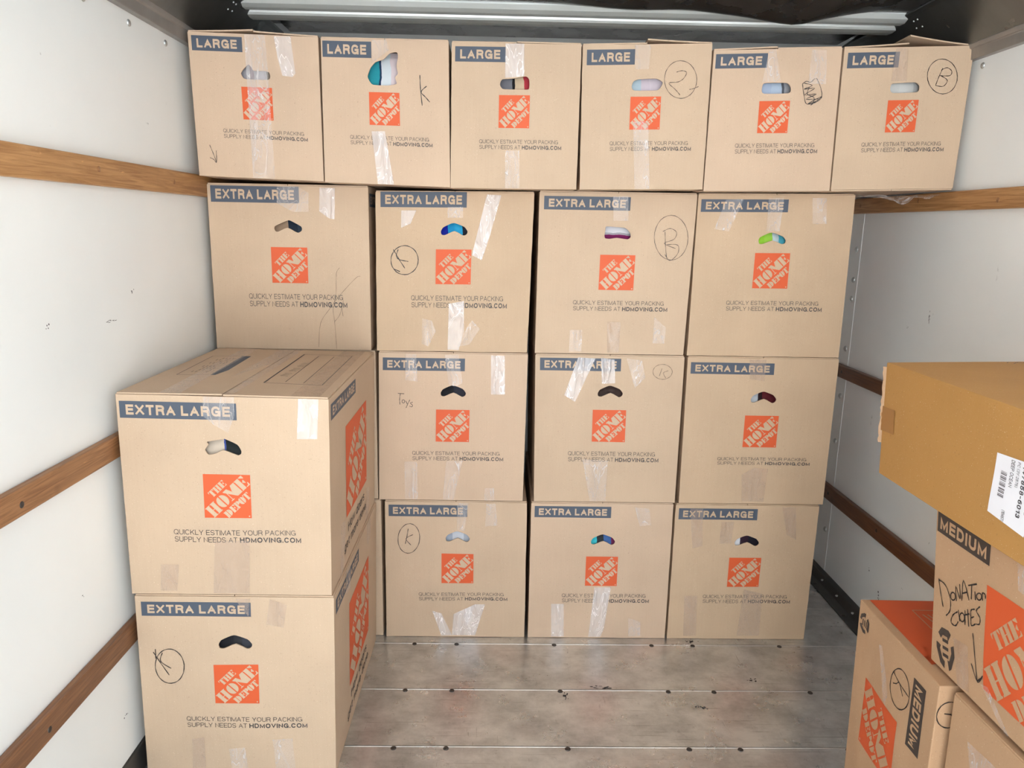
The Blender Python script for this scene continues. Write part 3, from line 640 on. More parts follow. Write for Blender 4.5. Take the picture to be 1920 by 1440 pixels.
# ---------------------------------------------------------------- boxes
DATA = {
'L1':{"c":[[-.9227,2.0139],[-.5417,2.0073],[-.915,1.6013],[-.5385,1.5915]],"logo":[.506,.473],"lab":[.025,.023,.414,.125],"txt":[.22,.656,.887,.723],"ink":[[[.103,.777],[.126,.836],[.147,.899]],[[.098,.868],[.126,.879],[.148,.899],[.152,.815]]],"w":.00206,"tape":[[[.435,-.007],[.591,-.012],[.59,.165],[.605,.359],[.609,1.0],[.434,1.008],[.525,.46],[.466,.102]],[[.661,.009],[.789,.004],[.814,.253],[.79,.278],[.712,.272],[.683,.161]]],"hole":[[.391,.267],[.411,.239],[.453,.206],[.479,.229],[.489,.246],[.568,.245],[.606,.251],[.616,.28],[.597,.305],[.429,.307],[.402,.293]]},
'L2':{"c":[[-.534,2.0046],[-.1575,2.0043],[-.5345,1.59],[-.1521,1.5817]],"logo":[.488,.47],"lab":[.012,.016,.394,.126],"txt":[.212,.658,.864,.725],"ink":[[[.771,.23],[.774,.317],[.786,.438]],[[.823,.304],[.779,.344],[.813,.379],[.846,.412]]],"w":.00309,"tape":[[[.401,.005],[.514,.002],[.535,.068],[.397,.162]],[[.382,.628],[.487,.624],[.55,1.001],[.423,1.0]]],"hole":[[.36,.25],[.385,.192],[.425,.152],[.488,.132],[.534,.092],[.591,.081],[.602,.11],[.589,.177],[.599,.225],[.576,.254],[.589,.295],[.518,.309],[.404,.307],[.376,.284]]},
'L3':{"c":[[-.148,2.0016],[.2368,2.0045],[-.1505,1.5801],[.2364,1.5829]],"logo":[.491,.462],"lab":[.027,.025,.416,.127],"txt":[.222,.655,.869,.724],"tape":[[[.415,.003],[.558,-.001],[.564,.22],[.415,.232]],[[.426,.733],[.54,.731],[.547,.996],[.432,.997]]],"hole":[[.377,.276],[.393,.242],[.482,.236],[.577,.22],[.603,.244],[.604,.297],[.585,.31],[.411,.308],[.388,.298]]},
'L4':{"c":[[.2408,2.0031],[.6267,2.0162],[.2471,1.5831],[.6271,1.5906]],"logo":[.503,.466],"lab":[.033,.032,.405,.136],"txt":[.231,.66,.884,.729],"ink":[[[.896,.24],[.895,.269],[.887,.296],[.874,.32],[.855,.34],[.832,.355],[.806,.365],[.778,.368],[.749,.364],[.722,.355],[.696,.339],[.675,.319],[.658,.294],[.647,.267],[.642,.238],[.644,.21],[.651,.183],[.665,.159],[.684,.139],[.707,.124],[.733,.115],[.76,.112],[.789,.116],[.816,.125],[.841,.14],[.862,.161],[.879,.185],[.891,.212],[.896,.24]],[[.734,.189],[.776,.18],[.813,.192],[.791,.233],[.748,.256],[.678,.263],[.728,.304],[.77,.343]],[[.842,.307],[.875,.301],[.914,.287]]],"w":.0018,"tape":[[[.402,.005],[.525,.006],[.517,.168],[.41,.167]],[[.41,.522],[.53,.523],[.568,.997],[.444,.997]]],"hole":[[.389,.283],[.402,.249],[.441,.235],[.576,.231],[.631,.256],[.614,.294],[.581,.311],[.411,.31]]},
'L5':{"c":[[.6329,1.9971],[1.0178,2.0132],[.6308,1.5859],[1.023,1.5935]],"logo":[.504,.471],"lab":[.019,.027,.423,.127],"txt":[.22,.656,.873,.73],"ink":[[[.709,.243],[.727,.313],[.761,.384],[.871,.338],[.821,.209],[.773,.232],[.738,.225],[.709,.243]],[[.719,.237],[.788,.255],[.723,.28],[.81,.273],[.734,.319],[.828,.314],[.747,.349],[.859,.35],[.763,.382],[.874,.329],[.789,.391]],[[.765,.267],[.754,.314],[.81,.338],[.802,.385]]],"w":.00245,"tape":[[[.428,.006],[.481,.001],[.536,.223],[.395,.227]],[[.764,.012],[.878,.014],[.895,.245],[.753,.243]]],"hole":[[.396,.28],[.403,.241],[.429,.232],[.584,.234],[.616,.259],[.623,.283],[.605,.306],[.416,.306]]},
'L6':{"c":[[1.0244,2.0119],[1.4182,2.0282],[1.028,1.5936],[1.408,1.6091]],"logo":[.501,.479],"lab":[.031,.032,.43,.139],"txt":[.209,.66,.877,.732],"ink":[[[.899,.21],[.901,.237],[.896,.262],[.886,.285],[.871,.304],[.851,.318],[.827,.326],[.801,.329],[.774,.325],[.747,.316],[.723,.301],[.701,.281],[.683,.258],[.67,.232],[.663,.206],[.661,.179],[.666,.154],[.676,.131],[.692,.113],[.712,.099],[.735,.09],[.761,.088],[.787,.091],[.813,.101],[.838,.115],[.86,.135],[.878,.157],[.891,.183],[.899,.21]],[[.775,.151],[.752,.211],[.735,.269]],[[.764,.164],[.808,.148],[.848,.172],[.837,.203],[.76,.202]],[[.771,.205],[.823,.235],[.796,.276],[.735,.269]]],"w":.00245,"tape":[[[.396,.008],[.488,.009],[.508,.235],[.387,.233]]],"hole":[[.388,.288],[.393,.257],[.416,.248],[.576,.243],[.614,.269],[.612,.302],[.587,.313],[.412,.315]]},
'T1':{"c":[[-.94,1.586],[-.4207,1.5913],[-.9397,1.0607],[-.4214,1.0565]],"logo":[.494,.476],"lab":[.02,.006,.568,.103],"txt":[.226,.652,.852,.734],"ink":[[[.809,.486],[.788,.524],[.782,.644],[.761,.743],[.768,.821],[.776,.994]],[[.941,.536],[.91,.549],[.807,.655],[.737,.744],[.677,.834],[.66,.985]],[[.768,.821],[.803,.776],[.828,.687]],[[.811,.698],[.823,.786]]],"w":.00101,"tape":[[[.434,.005],[.565,.004],[.628,.04],[.626,.152],[.526,.153],[.429,.104]],[[.698,.01],[.793,.009],[.787,.194],[.754,.189],[.693,.148]]],"hole":[[.406,.255],[.414,.239],[.49,.206],[.512,.208],[.575,.241],[.577,.265],[.559,.277],[.542,.275],[.488,.249],[.432,.273],[.413,.271]]},
'T2':{"c":[[-.3973,1.572],[.1119,1.5786],[-.4018,1.0586],[.1001,1.0485]],"logo":[.498,.457],"lab":[.031,-.003,.575,.091],"txt":[.226,.638,.853,.717],"ink":[[[.271,.416],[.269,.437],[.263,.456],[.252,.474],[.238,.488],[.221,.499],[.203,.507],[.183,.509],[.163,.507],[.145,.501],[.128,.491],[.114,.476],[.103,.459],[.097,.44],[.095,.42],[.097,.399],[.104,.38],[.114,.363],[.128,.348],[.145,.337],[.163,.33],[.183,.327],[.202,.329],[.221,.336],[.238,.346],[.252,.36],[.262,.377],[.269,.396],[.271,.416]],[[.111,.352],[.148,.414],[.185,.469]],[[.142,.351],[.13,.39],[.148,.414],[.207,.426]],[[.113,.474],[.153,.49]]],"w":.00317,"tape":[[[.162,.111],[.257,.11],[.221,.191],[.161,.217]],[[.455,.087],[.552,.086],[.554,.153],[.456,.154]],[[.702,.01],[.792,.015],[.722,.282],[.68,.413],[.616,.382],[.673,.175]],[[.473,.69],[.571,.671],[.576,.863],[.543,.99],[.469,.987]],[[.299,.786],[.363,.801],[.388,.869],[.341,.968],[.296,.952]],[[.627,.793],[.681,.848],[.613,.953],[.531,.968],[.576,.874]]]},
'T3':{"c":[[.129,1.5823],[.6389,1.5839],[.127,1.0489],[.6276,1.055]],"logo":[.517,.482],"lab":[.03,.022,.579,.103],"txt":[.241,.658,.867,.724],"ink":[[[.963,.26],[.963,.291],[.958,.32],[.947,.346],[.932,.368],[.912,.385],[.89,.395],[.866,.399],[.841,.396],[.817,.386],[.795,.37],[.776,.348],[.761,.322],[.75,.293],[.745,.263],[.745,.233],[.751,.204],[.762,.178],[.777,.156],[.797,.14],[.819,.13],[.842,.126],[.867,.129],[.89,.139],[.912,.155],[.931,.176],[.947,.201],[.957,.23],[.963,.26]],[[.811,.225],[.82,.305],[.836,.392]],[[.797,.225],[.843,.206],[.886,.229],[.872,.272],[.811,.297],[.889,.328]],[[.829,.305],[.9,.306],[.905,.358],[.858,.402],[.822,.365]]],"w":.0019,"tape":[[[.466,.018],[.562,.016],[.572,.164],[.475,.165]],[[.227,.848],[.31,.847],[.311,.985],[.228,.986]],[[.473,.792],[.562,.792],[.563,.99],[.485,.99]],[[.784,.757],[.867,.824],[.864,.926],[.786,.926]]],"hole":[[.424,.256],[.428,.224],[.432,.2],[.489,.202],[.558,.208],[.589,.238],[.593,.263],[.574,.276],[.505,.268],[.459,.275],[.43,.272]]},
'T4':{"c":[[.6424,1.584],[1.1525,1.5923],[.6405,1.0516],[1.1563,1.0542]],"logo":[.503,.459],"lab":[.021,.027,.578,.103],"txt":[.23,.646,.856,.711],"tape":[[[.178,.03],[.29,.024],[.211,.22],[.116,.206]],[[.449,.018],[.545,.018],[.536,.218],[.448,.218]],[[.727,.017],[.818,.017],[.834,.171],[.743,.172]]],"hole":[[.405,.272],[.414,.254],[.468,.229],[.497,.227],[.562,.25],[.581,.271],[.577,.289],[.555,.294],[.495,.273],[.434,.294],[.411,.293]]},
'M2':{"c":[[-.3965,1.055],[.1036,1.0485],[-.4042,.5328],[.0971,.5251]],"logo":[.502,.481],"lab":[.027,.032,.578,.115],"txt":[.228,.656,.855,.721],"ink":[[[.129,.268],[.171,.27]],[[.145,.271],[.14,.309],[.143,.344]],[[.174,.321],[.173,.328],[.168,.332],[.163,.332],[.158,.328],[.157,.322],[.158,.315],[.163,.311],[.168,.311],[.173,.315],[.174,.321]],[[.181,.317],[.192,.338]],[[.209,.31],[.192,.346],[.184,.365]],[[.229,.326],[.213,.332],[.227,.345],[.224,.357],[.207,.353]]],"w":.00234,"tape":[[[.178,.006],[.251,.009],[.261,.186],[.178,.178]],[[.441,.01],[.532,.007],[.565,.194],[.516,.214],[.473,.208]],[[.752,.008],[.844,.009],[.853,.266],[.759,.265]],[[.175,.731],[.263,.729],[.269,.994],[.181,.992]],[[.462,.723],[.575,.72],[.518,.997],[.443,.996]],[[.733,.91],[.795,.909],[.804,1.001],[.729,1.0]]]},
'M3':{"c":[[.1288,1.0489],[.6331,1.0533],[.1364,.5276],[.6325,.5297]],"logo":[.509,.468],"lab":[.031,.017,.575,.1],"txt":[.233,.644,.865,.716],"ink":[[[.922,.098],[.921,.109],[.917,.12],[.91,.129],[.9,.137],[.888,.143],[.875,.147],[.86,.149],[.845,.147],[.831,.144],[.819,.138],[.808,.13],[.799,.121],[.794,.11],[.792,.099],[.793,.088],[.797,.078],[.804,.068],[.814,.06],[.826,.054],[.84,.051],[.854,.049],[.868,.05],[.882,.054],[.895,.06],[.906,.068],[.914,.077],[.92,.087],[.922,.098]],[[.852,.076],[.837,.126]],[[.895,.091],[.863,.106],[.882,.141]]],"w":.00146,"tape":[[[.286,.011],[.401,.018],[.272,.307],[.198,.263]],[[.439,.012],[.53,.023],[.54,.179],[.451,.183]],[[.61,.013],[.715,.027],[.743,.14],[.675,.211]],[[.334,.698],[.511,.708],[.506,.993],[.395,.994]]]},
'M4':{"c":[[.6442,1.0498],[1.1592,1.0525],[.6475,.5299],[1.1583,.5202]],"logo":[.521,.492],"lab":[.023,.032,.576,.108],"txt":[.242,.671,.877,.725],"tape":[[[.418,.794],[.501,.745],[.594,.751],[.584,.985],[.433,.981]],[[.408,.009],[.519,.008],[.517,.15],[.419,.137]]]},
'B2':{"c":[[-.3849,.5251],[.1121,.5233],[-.3868,-.0024],[.1143,.004]],"logo":[.512,.482],"lab":[.026,.023,.58,.105],"txt":[.235,.662,.872,.723],"ink":[[[.243,.272],[.239,.296],[.231,.318],[.219,.338],[.205,.354],[.19,.366],[.173,.372],[.155,.373],[.139,.369],[.123,.359],[.11,.345],[.1,.327],[.093,.305],[.09,.282],[.091,.258],[.095,.234],[.103,.212],[.115,.192],[.129,.177],[.144,.165],[.161,.159],[.178,.157],[.195,.162],[.21,.171],[.223,.185],[.233,.203],[.24,.224],[.244,.248],[.243,.272]],[[.163,.194],[.153,.253],[.141,.306]],[[.196,.237],[.147,.267],[.182,.314]]],"w":.00263,"tape":[[[.509,.007],[.589,.006],[.559,.208],[.507,.202]],[[.714,.009],[.778,.008],[.795,.164],[.707,.171]],[[.332,.8],[.397,.819],[.474,.987],[.397,.993]],[[.485,.825],[.551,.819],[.581,.937],[.639,.751],[.712,.751],[.641,.988],[.474,.987]]]},
'B3':{"c":[[.1281,.5196],[.6331,.5198],[.1272,-.0066],[.6296,-.0066]],"logo":[.514,.493],"lab":[.024,.021,.563,.101],"txt":[.237,.661,.868,.73],"tape":[[[.727,.021],[.831,.031],[.851,.148],[.77,.158]],[[.162,.742],[.253,.741],[.26,.992],[.17,.993]],[[.469,.613],[.587,.612],[.55,.927],[.529,.992],[.44,.993],[.455,.803]],[[.724,.844],[.816,.875],[.82,.985],[.733,.986]]]},
'B4':{"c":[[.6346,.5257],[1.1471,.518],[.635,.0021],[1.1426,-.0044]],"logo":[.516,.49],"lab":[.023,.025,.573,.105],"txt":[.236,.659,.869,.724],"tape":[[[.1,.027],[.188,.025],[.205,.298],[.136,.317]],[[.326,.121],[.415,.119],[.404,.276],[.322,.278]],[[.742,.01],[.836,.007],[.862,.247],[.791,.207]],[[.104,.672],[.195,.67],[.209,.977],[.116,.979]],[[.525,.619],[.662,.651],[.668,.972],[.506,.975]]]},
'F2':{"c":[[-.9214,1.0576],[-.4085,1.052],[-.926,.5294],[-.417,.5299]],"logo":[.502,.488],"lab":[.013,.031,.563,.112],"txt":[.23,.659,.853,.725],"tape":[[[.409,.001],[.554,-.001],[.554,.09],[.52,.174],[.453,.136],[.404,.094]],[[.857,.001],[.953,.001],[.944,.194],[.847,.196]],[[.431,.714],[.601,.712],[.589,.993],[.407,.994]],[[.155,.844],[.245,.843],[.227,.982],[.145,.982]]],"hole":[[.404,.26],[.422,.233],[.416,.22],[.493,.206],[.5,.204],[.56,.231],[.578,.261],[.576,.276],[.562,.284],[.533,.274],[.49,.26],[.454,.277],[.419,.283]]},
'F1':{"c":[[-.9207,.5279],[-.4118,.524],[-.929,.0],[-.422,.0]],"logo":[.493,.48],"lab":[.029,.03,.58,.106],"txt":[.223,.667,.853,.731],"ink":[[[.23,.372],[.228,.394],[.224,.415],[.215,.434],[.204,.451],[.19,.464],[.174,.473],[.157,.477],[.14,.477],[.124,.472],[.11,.462],[.097,.448],[.088,.431],[.082,.411],[.079,.39],[.081,.368],[.086,.348],[.094,.328],[.105,.312],[.119,.299],[.135,.29],[.151,.286],[.168,.286],[.184,.291],[.199,.301],[.211,.314],[.221,.331],[.227,.351],[.23,.372]],[[.074,.304],[.1,.35],[.149,.431]],[[.121,.307],[.109,.355],[.162,.393]],[[.086,.288],[.085,.341]]],"w":.00279,"tape":[[[.505,.009],[.579,.008],[.567,.104],[.528,.052]],[[.677,.01],[.763,.039],[.743,.163],[.656,.147]],[[.246,.8],[.31,.79],[.31,.971],[.24,.971]],[[.67,.797],[.773,.791],[.786,.969],[.682,.969]],[[.436,.855],[.522,.845],[.535,.97],[.448,.97]]]},
}
XH = [(0.418, 0.26), (0.433, 0.236), (0.482, 0.213), (0.507, 0.21), (0.566, 0.232), (0.588, 0.259), (0.583, 0.277), (0.561, 0.285), (0.505, 0.258), (0.445, 0.283), (0.422, 0.28)]
def rounded(pts, n=3):
    out = []
    L_ = len(pts)
    for i in range(L_):
        p0, p1, p2, p3 = pts[i-1], pts[i], pts[(i+1) % L_], pts[(i+2) % L_]
        for k in range(n):
            t = k/n
            out.append(tuple(0.5*((2*p1[j]) + (-p0[j]+p2[j])*t*0.6 + (2*p0[j]-5*p1[j]+4*p2[j]-p3[j])*t*t*0.6 + (-p0[j]+3*p1[j]-3*p2[j]+p3[j])*t**3*0.6 + (1-0.6)*(2*(p2[j]-p1[j])*(t))) for j in (0, 1)))
    return out
def content_mat(name, cols, axis='X', scale=0.0, split=None, rough=0.6):
    m = mat(name, cols[0], rough)
    tc = N(m, 'ShaderNodeTexCoord'); sp = N(m, 'ShaderNodeSeparateXYZ'); LK(m, tc.outputs['Object'], sp.inputs[0])
    n = noise(m, 18, 4)
    ad = N(m, 'ShaderNodeMath', operation='MULTIPLY_ADD'); LK(m, n.outputs[0], ad.inputs[0]); ad.inputs[1].default_value = scale; 
    src = {'X': sp.outputs[0], 'Z': sp.outputs[2]}[axis]; LK(m, src, ad.inputs[2])
    mr = N(m, 'ShaderNodeMapRange'); LK(m, ad.outputs[0], mr.inputs[0]); mr.inputs[1].default_value = -0.04; mr.inputs[2].default_value = 0.06
    k = len(cols); split = split or [i/k for i in range(k)]
    r = ramp(m, mr.outputs[0], [(split[i], cols[i]) for i in range(k)], 'CONSTANT')
    LK(m, r.outputs[0], base(m).inputs['Base Color']); bump(m, noise(m, 12, 4).outputs[0], 0.5, 0.01)
    return m
def content(d, y0, cols, name, label, cat, depth=0.3, axis='X', scale=0.02, split=None, hole=None, rough=0.6, back=0.016):
    h = hole; cx = sum(p[0] for p in h)/len(h); cy = sum(p[1] for p in h)/len(h)
    c = d['c']
    x = (c[0][0]*(1-cx)+c[1][0]*cx)*(1-cy) + (c[2][0]*(1-cx)+c[3][0]*cx)*cy
    z = c[0][1]*(1-cy)+c[2][1]*cy; zb = max(c[2][1], c[3][1], 0.0)+0.012
    bm = bmesh.new(); bmesh.ops.create_cube(bm, size=1)
    w_, zt = 0.26, z+0.05
    for v in bm.verts: v.co = Vector((v.co.x*w_, y0+back+depth/2+v.co.y*depth, zb+(v.co.z+0.5)*(zt-zb)))
    bmesh.ops.bevel(bm, geom=bm.edges[:], offset=0.02, segments=3, affect='EDGES')
    for v in bm.verts: v.co -= Vector((0, y0+back+depth/2, z))
    o = bm2o(name, bm, content_mat(name+'_material', cols, axis, scale, split, rough), None, True)
    o.location = (x, y0+back+depth/2, z)
    o['label'] = label; o['category'] = cat; o['group'] = 'belongings seen through the handle holes'
    return o
W_, K_ = (0.75, 0.76, 0.80), (0.012, 0.012, 0.016)
G_TOP, G_XL = 'large boxes in the top row', 'extra large boxes stacked across the truck'
# key: (label, board, seed, side print, lift, contents)
SPEC = {
'L1': ('large cardboard box with small drawn arrow, leftmost of the top row', 1, 1, (0.010, 0.006), ([(0.5, 0.48, 0.52), (0.22, 0.13, 0.2), (0.62, 0.6, 0.64), (0.25, 0.2, 0.16)], [0, .3, .42, .8], 'packed_garment', 'silvery crumpled item behind handle hole of leftmost top row box', 'clothing')),
'L2': ('large cardboard box with torn handle hole and handwritten K, second in top row', 1, 2, (0, 0), ([(0.03, 0.35, 0.42), (0.02, 0.05, 0.12), (0.72, 0.78, 0.82), (0.78, 0.66, 0.68)], [0, .28, .34, .62], 'picture_book', 'white and teal printed item behind the torn hole of top row box with K', 'book')),
'L3': ('large cardboard box with no handwriting, third from left in the top row', 0, 3, (0, 0.002), ([(0.2, 0.2, 0.23), K_, (0.72, 0.56, 0.38), (0.62, 0.06, 0.08)], [0, .42, .5, .78], 'packed_package', 'cream and red package beside grey item behind top row hole', 'package')),
'L4': ('large cardboard box with circled 2 drawn by its handle, in top row', 0, 4, (0.001, 0.012), ([(0.55, 0.68, 0.76), (0.74, 0.64, 0.72), (0.78, 0.68, 0.75)], [0, .35, .6], 'packed_blanket', 'pale pink and blue cloth behind hole of the circled 2 box', 'blanket')),
'L5': ('large cardboard box with square black scribble, second from right in top row', 1, 5, (0.004, 0), ([(0.50, 0.60, 0.78), (0.55, 0.66, 0.82), (0.12, 0.13, 0.16), (0.45, 0.46, 0.5)], [0, .4, .72, .8], 'packed_towel', 'light blue cloth behind the hole of the scribbled box', 'towel')),
'L6': ('large cardboard box with circled B and raised top flap, right end of top row', 0, 6, (0.008, 0.030), ([(0.70, 0.70, 0.68), (0.74, 0.74, 0.72), (0.6, 0.6, 0.6)], [0, .4, .85], 'packed_towel', 'white cloth behind hole of rightmost top row box', 'towel')),
'T1': ('extra large cardboard box with thin pen lines, under leftmost top row boxes', 0, 7, (0, 0), ([(0.4, 0.27, 0.18), (0.02, 0.03, 0.05), (0.05, 0.07, 0.10)], [0, .5, .8], 'packed_container', 'brown and dark object behind hole of the pen lined box', 'container')),
'T2': ('extra large cardboard box with circled K left of emblem, just below top row', 2, 8, (0, 0), ([(0.01, 0.02, 0.35), (0.02, 0.33, 0.65), (0.03, 0.40, 0.70), (0.02, 0.025, 0.04)], [0, .28, .5, .76], 'packed_swim_float', 'bright blue item behind hole of the upper circled K box', 'toy')),
'T3': ('extra large cardboard box with tall circled B, just below top row', 0, 9, (0, 0), ([(0.2, 0.01, 0.10), (0.4, 0.38, 0.42), (0.78, 0.76, 0.8)], [0, .43, .5], 'packed_cushion', 'white and maroon item behind hole of the tall B box', 'cushion')),
'T4': ('extra large cardboard box with plain tape strips, right end just below top row', 2, 10, (0, 0), ([(0.36, 0.72, 0.05), (0.40, 0.74, 0.08), (0.60, 0.70, 0.72), (0.10, 0.50, 0.62)], [0, .3, .56, .78], 'packed_toy', 'lime green and aqua item behind right hole of row below top', 'toy')),
'M2': ('extra large cardboard box marked Toys in the third row', 1, 11, (0, 0), ([K_, (0.03, 0.03, 0.045)], [0, .5], 'packed_bag', 'dark item behind the hole of the Toys box', 'bag')),
'M3': ('extra large cardboard box with small circled K at top right, third row', 0, 12, (0, 0), ([(0.045, 0.025, 0.02), (0.06, 0.035, 0.03)], [0, .5], 'packed_bag', 'dark brown item behind hole of the small circled K box', 'bag')),
'M4': ('extra large cardboard box with untaped top, right end of the third row', 2, 13, (0, 0), ([(0.55, 0.57, 0.6), (0.03, 0.01, 0.012), (0.12, 0.012, 0.018)], [0, .36, .5], 'packed_garment', 'dark red and silver item behind right hole of the third row', 'clothing')),
'B2': ('extra large cardboard box with circled k and fan of tape, on floor', 0, 14, (0, 0), ([(0.38, 0.42, 0.50), (0.66, 0.68, 0.74), (0.45, 0.48, 0.54)], [0, .3, .7], 'packed_pillow', 'silver grey fabric behind hole of the floor row k box', 'pillow')),
'B3': ('extra large cardboard box in the middle of floor row, long tape strips', 1, 15, (0, 0), ([(0.03, 0.52, 0.60), (0.02, 0.025, 0.03), (0.05, 0.14, 0.38), (0.22, 0.03, 0.10)], [0, .28, .52, .8], 'packed_garment', 'teal and dark patterned item behind middle hole of floor row', 'clothing')),
'B4': ('extra large cardboard box at the right end of floor row', 2, 16, (0, 0), ([(0.8, 0.8, 0.82), (0.03, 0.005, 0.02), (0.012, 0.01, 0.02)], [0, .32, .6], 'packed_sports_ball', 'black item with white tag behind right hole of floor row', 'toy')),
'F2': ('big extra large cardboard box with writing on its top, front left stack', 0, 17, (0.002, 0.0006), ([(0.66, 0.55, 0.44), (0.05, 0.08, 0.3), (0.008, 0.012, 0.012), (0.02, 0.02, 0.02)], [0, .46, .5, .86], 'packed_folder', 'cream and black item behind hole of the front left upper box', 'folder')),
'F1': ('extra large cardboard box with circled K, under the front left box', 0, 18, (0, 0), ([K_, (0.02, 0.022, 0.035)], [0, .6], 'packed_bag', 'black plastic bag behind hole of the front left bottom box', 'bag')),
}
DEPTH = {'L': 0.68, 'T': 0.60, 'M': 0.60, 'B': 0.60, 'F': 0.672}
ZB = {'L': None, 'T': 1.0535, 'M': 0.5265, 'B': 0.0012, 'F2': 0.5285, 'F1': 0.0012}
ZT = {'M': 1.0515, 'B': 0.5245, 'F1': 0.5265}
SIDEAMP = 0
def corners_of(c, y0, dep, zb=None, zt=None):
    (tlx, tlz), (trx, trz), (blx, blz), (brx, brz) = c
    if zb is not None: blz = brz = zb
    if zt is not None: tlz = trz = zt
    k = {(0, 0, 1): (tlx, y0, tlz), (1, 0, 1): (trx, y0, trz), (0, 0, 0): (blx, y0, blz), (1, 0, 0): (brx, y0, brz)}
    for (i, j, q), v in list(k.items()): k[(i, 1, q)] = (v[0], y0+dep, v[2])
    return k
CART = {}
for key, (label, board, seed, lift, con) in SPEC.items():
    d = DATA[key]; L0 = key[0]
    y0 = {'L': -0.1, 'F': -0.694}.get(L0, 0.0)
    size = 'LARGE' if L0 == 'L' else 'EXTRA LARGE'
    hl = d.get('hole')
    lx, ly = d['logo']
    if not hl: hl = [(x+lx-0.502, y+ly-0.481) for x, y in XH]
    hl = rounded(hl)
    cc = [list(p) for p in d['c']]
    if key == 'T1': cc[0][0] = cc[2][0] = -0.9325
    if key == 'L6': cc[1][0] = 1.416; cc[3][1] = 1.6085; cc[2][1] = 1.597
    if key == 'T1': cc[0][1] = 1.586; cc[1][1] = 1.5865
    if key == 'B3': cc[1][0] = cc[3][0] = 0.629
    if key == 'B4': cc[0][0] = cc[2][0] = 0.638
    if key == 'F1': cc[2][1] = cc[3][1] = 0.0
    zb = ZB.get(key, ZB.get(L0)); zt = ZT.get(key, ZT.get(L0))
    car = Carton('large_moving_box' if L0 == 'L' else 'extra_large_moving_box', label, corners_of(cc, y0, DEPTH[L0], zb, zt), KR[board],
                 G_TOP if L0 == 'L' else G_XL, hl, 0.003, seed, lift=lift, bottom_flaps=(key == 'L6'))
    CART[key] = car
    s0, t0, s1, t1 = d['lab']
    car.label('front', size, rect(s0, t0, s1, t1), frac=((.055, .945) if L0 != 'L' else (.10, .895)))
    hw = 0.120 if L0 == 'L' else 0.114; hh = 0.113 if L0 == 'L' else 0.109
    car.logo('front', rect(lx-hw, ly-hh, lx+hw, ly+hh))
    s0, t0, s1, t1 = d['txt']; W, H = s1-s0, t1-t0
    car.text('front', [('QUICKLY ESTIMATE YOUR PACKING', rect(s0, t0+.02*H, s0+.958*W, t0+.41*H), 0.100), ('SUPPLY NEEDS AT', rect(s0+.003*W, t0+.58*H, s0+.50*W, t0+.98*H), 0.100),
                       ('HDMOVING.COM', rect(s0+.52*W, t0+.58*H, s1, t0+.98*H), 0.20)])
    if 'ink' in d: marker(car.F['front'], d['ink'], d['w'], car.o, curve=True)
    for i, tp in enumerate(d.get('tape', [])):
        tp = [(min(max(a, 0.0), 1.0), min(max(b, 0.001), 0.999)) for a, b in tp]
        fr = (key, i) in (('F2', 1), ('M2', 2), ('M3', 1), ('T1', 1), ('T2', 0), ('T2', 3), ('B2', 3), ('B3', 1), ('L1', 1), ('M3', 0), ('T2', 2), ('L3', 0), ('B2', 2), ('B3', 2), ('L2', 1))
        th = (key, i) in (('M4', 0), ('F2', 3), ('F1', 1), ('F2', 2), ('M4', 1), ('B4', 0), ('B4', 1), ('B4', 2), ('B4', 3), ('B4', 4), ('L6', 0), ('F1', 0), ('F1', 2), ('T3', 2))
        decal('packing_tape', car.F['front'], [(tp, 0.0016, 0)], TAPE_F if fr else (TAPE_B if th else TAPE), car.o)
    cols, split, nm, lb, cat = con
    content(d, y0, cols, nm, lb, cat, axis='Z' if key == 'T3' else 'X', split=split, hole=hl)
for key in ('F2', 'F1', 'T1', 'T4', 'M4', 'B4'): CART[key].side_print('right')
CART['F2'].tape('right', [[(.176, .717), (.264, .745), (.219, .999), (.140, .999)], [(.758, .795), (.83, .82), (.80, .999), (.713, .999)]])
CART['F1'].tape('right', [[(.22, .001), (.32, .001), (.31, .15), (.21, .13)], [(.72, .001), (.82, .001), (.80, .14), (.71, .15)]])
# hidden column behind the front left stack
for key, x0, x1, z0, z1, seed in (('B1', -0.905, -0.399, 0.0012, 0.5245, 21), ('M1', -0.912, -0.4085, 0.5265, 1.0515, 22)):
    lb = {'B1': 'extra large cardboard box behind the front left stack, on the floor', 'M1': 'extra large cardboard box hidden behind upper front left box'}[key]
    car = Carton('extra_large_moving_box', lb, corners_of([(x0, z1), (x1, z1), (x0, z0), (x1, z0)], 0.004, 0.60), KR[0], G_XL, None, 0.002, seed)
    car.label('front', 'EXTRA LARGE', rect(.025, .024, .576, .104)); car.logo('front', rect(.388, .372, .616, .59))
# print and tape on the top of the front left box (map flap by flap from plan coordinates)
def top_frame(car):
    F = car.F['top']; g = Face(*F.c, amp=0); g.n = F.n
    for i in range(4): g.c[i] = F.c[i] + F.n*0.0046
    return g
ft = CART['F2']; TF = top_frame(ft)
def pl(x, y): return ((x+0.921)/0.513, 1-(y+0.694)/0.672)
def bars(items, z=0.0004):
    return [([pl(a, b) for a, b in it], z, 0) for it in items]
def line2(a, b, w_):
    a, b = Vector(a), Vector(b); n = (b-a).normalized(); n = Vector((-n.y, n.x))*w_/2
    return [tuple(a+n), tuple(b+n), tuple(b-n), tuple(a-n)]
LF = (-0.605, -0.115, -0.455, -0.560)  # right hand writing panel: x0 y1 x1 y0
it = [line2((-.610, -.545), (-.616, -.105), .0045), line2((-.455, -.560), (-.462, -.115), .0025), line2((-.610, -.545), (-.455, -.560), .0025), line2((-.616, -.105), (-.462, -.115), .0025),
      line2((-.558, -.530), (-.564, -.130), .002), line2((-.508, -.540), (-.515, -.135), .002)]
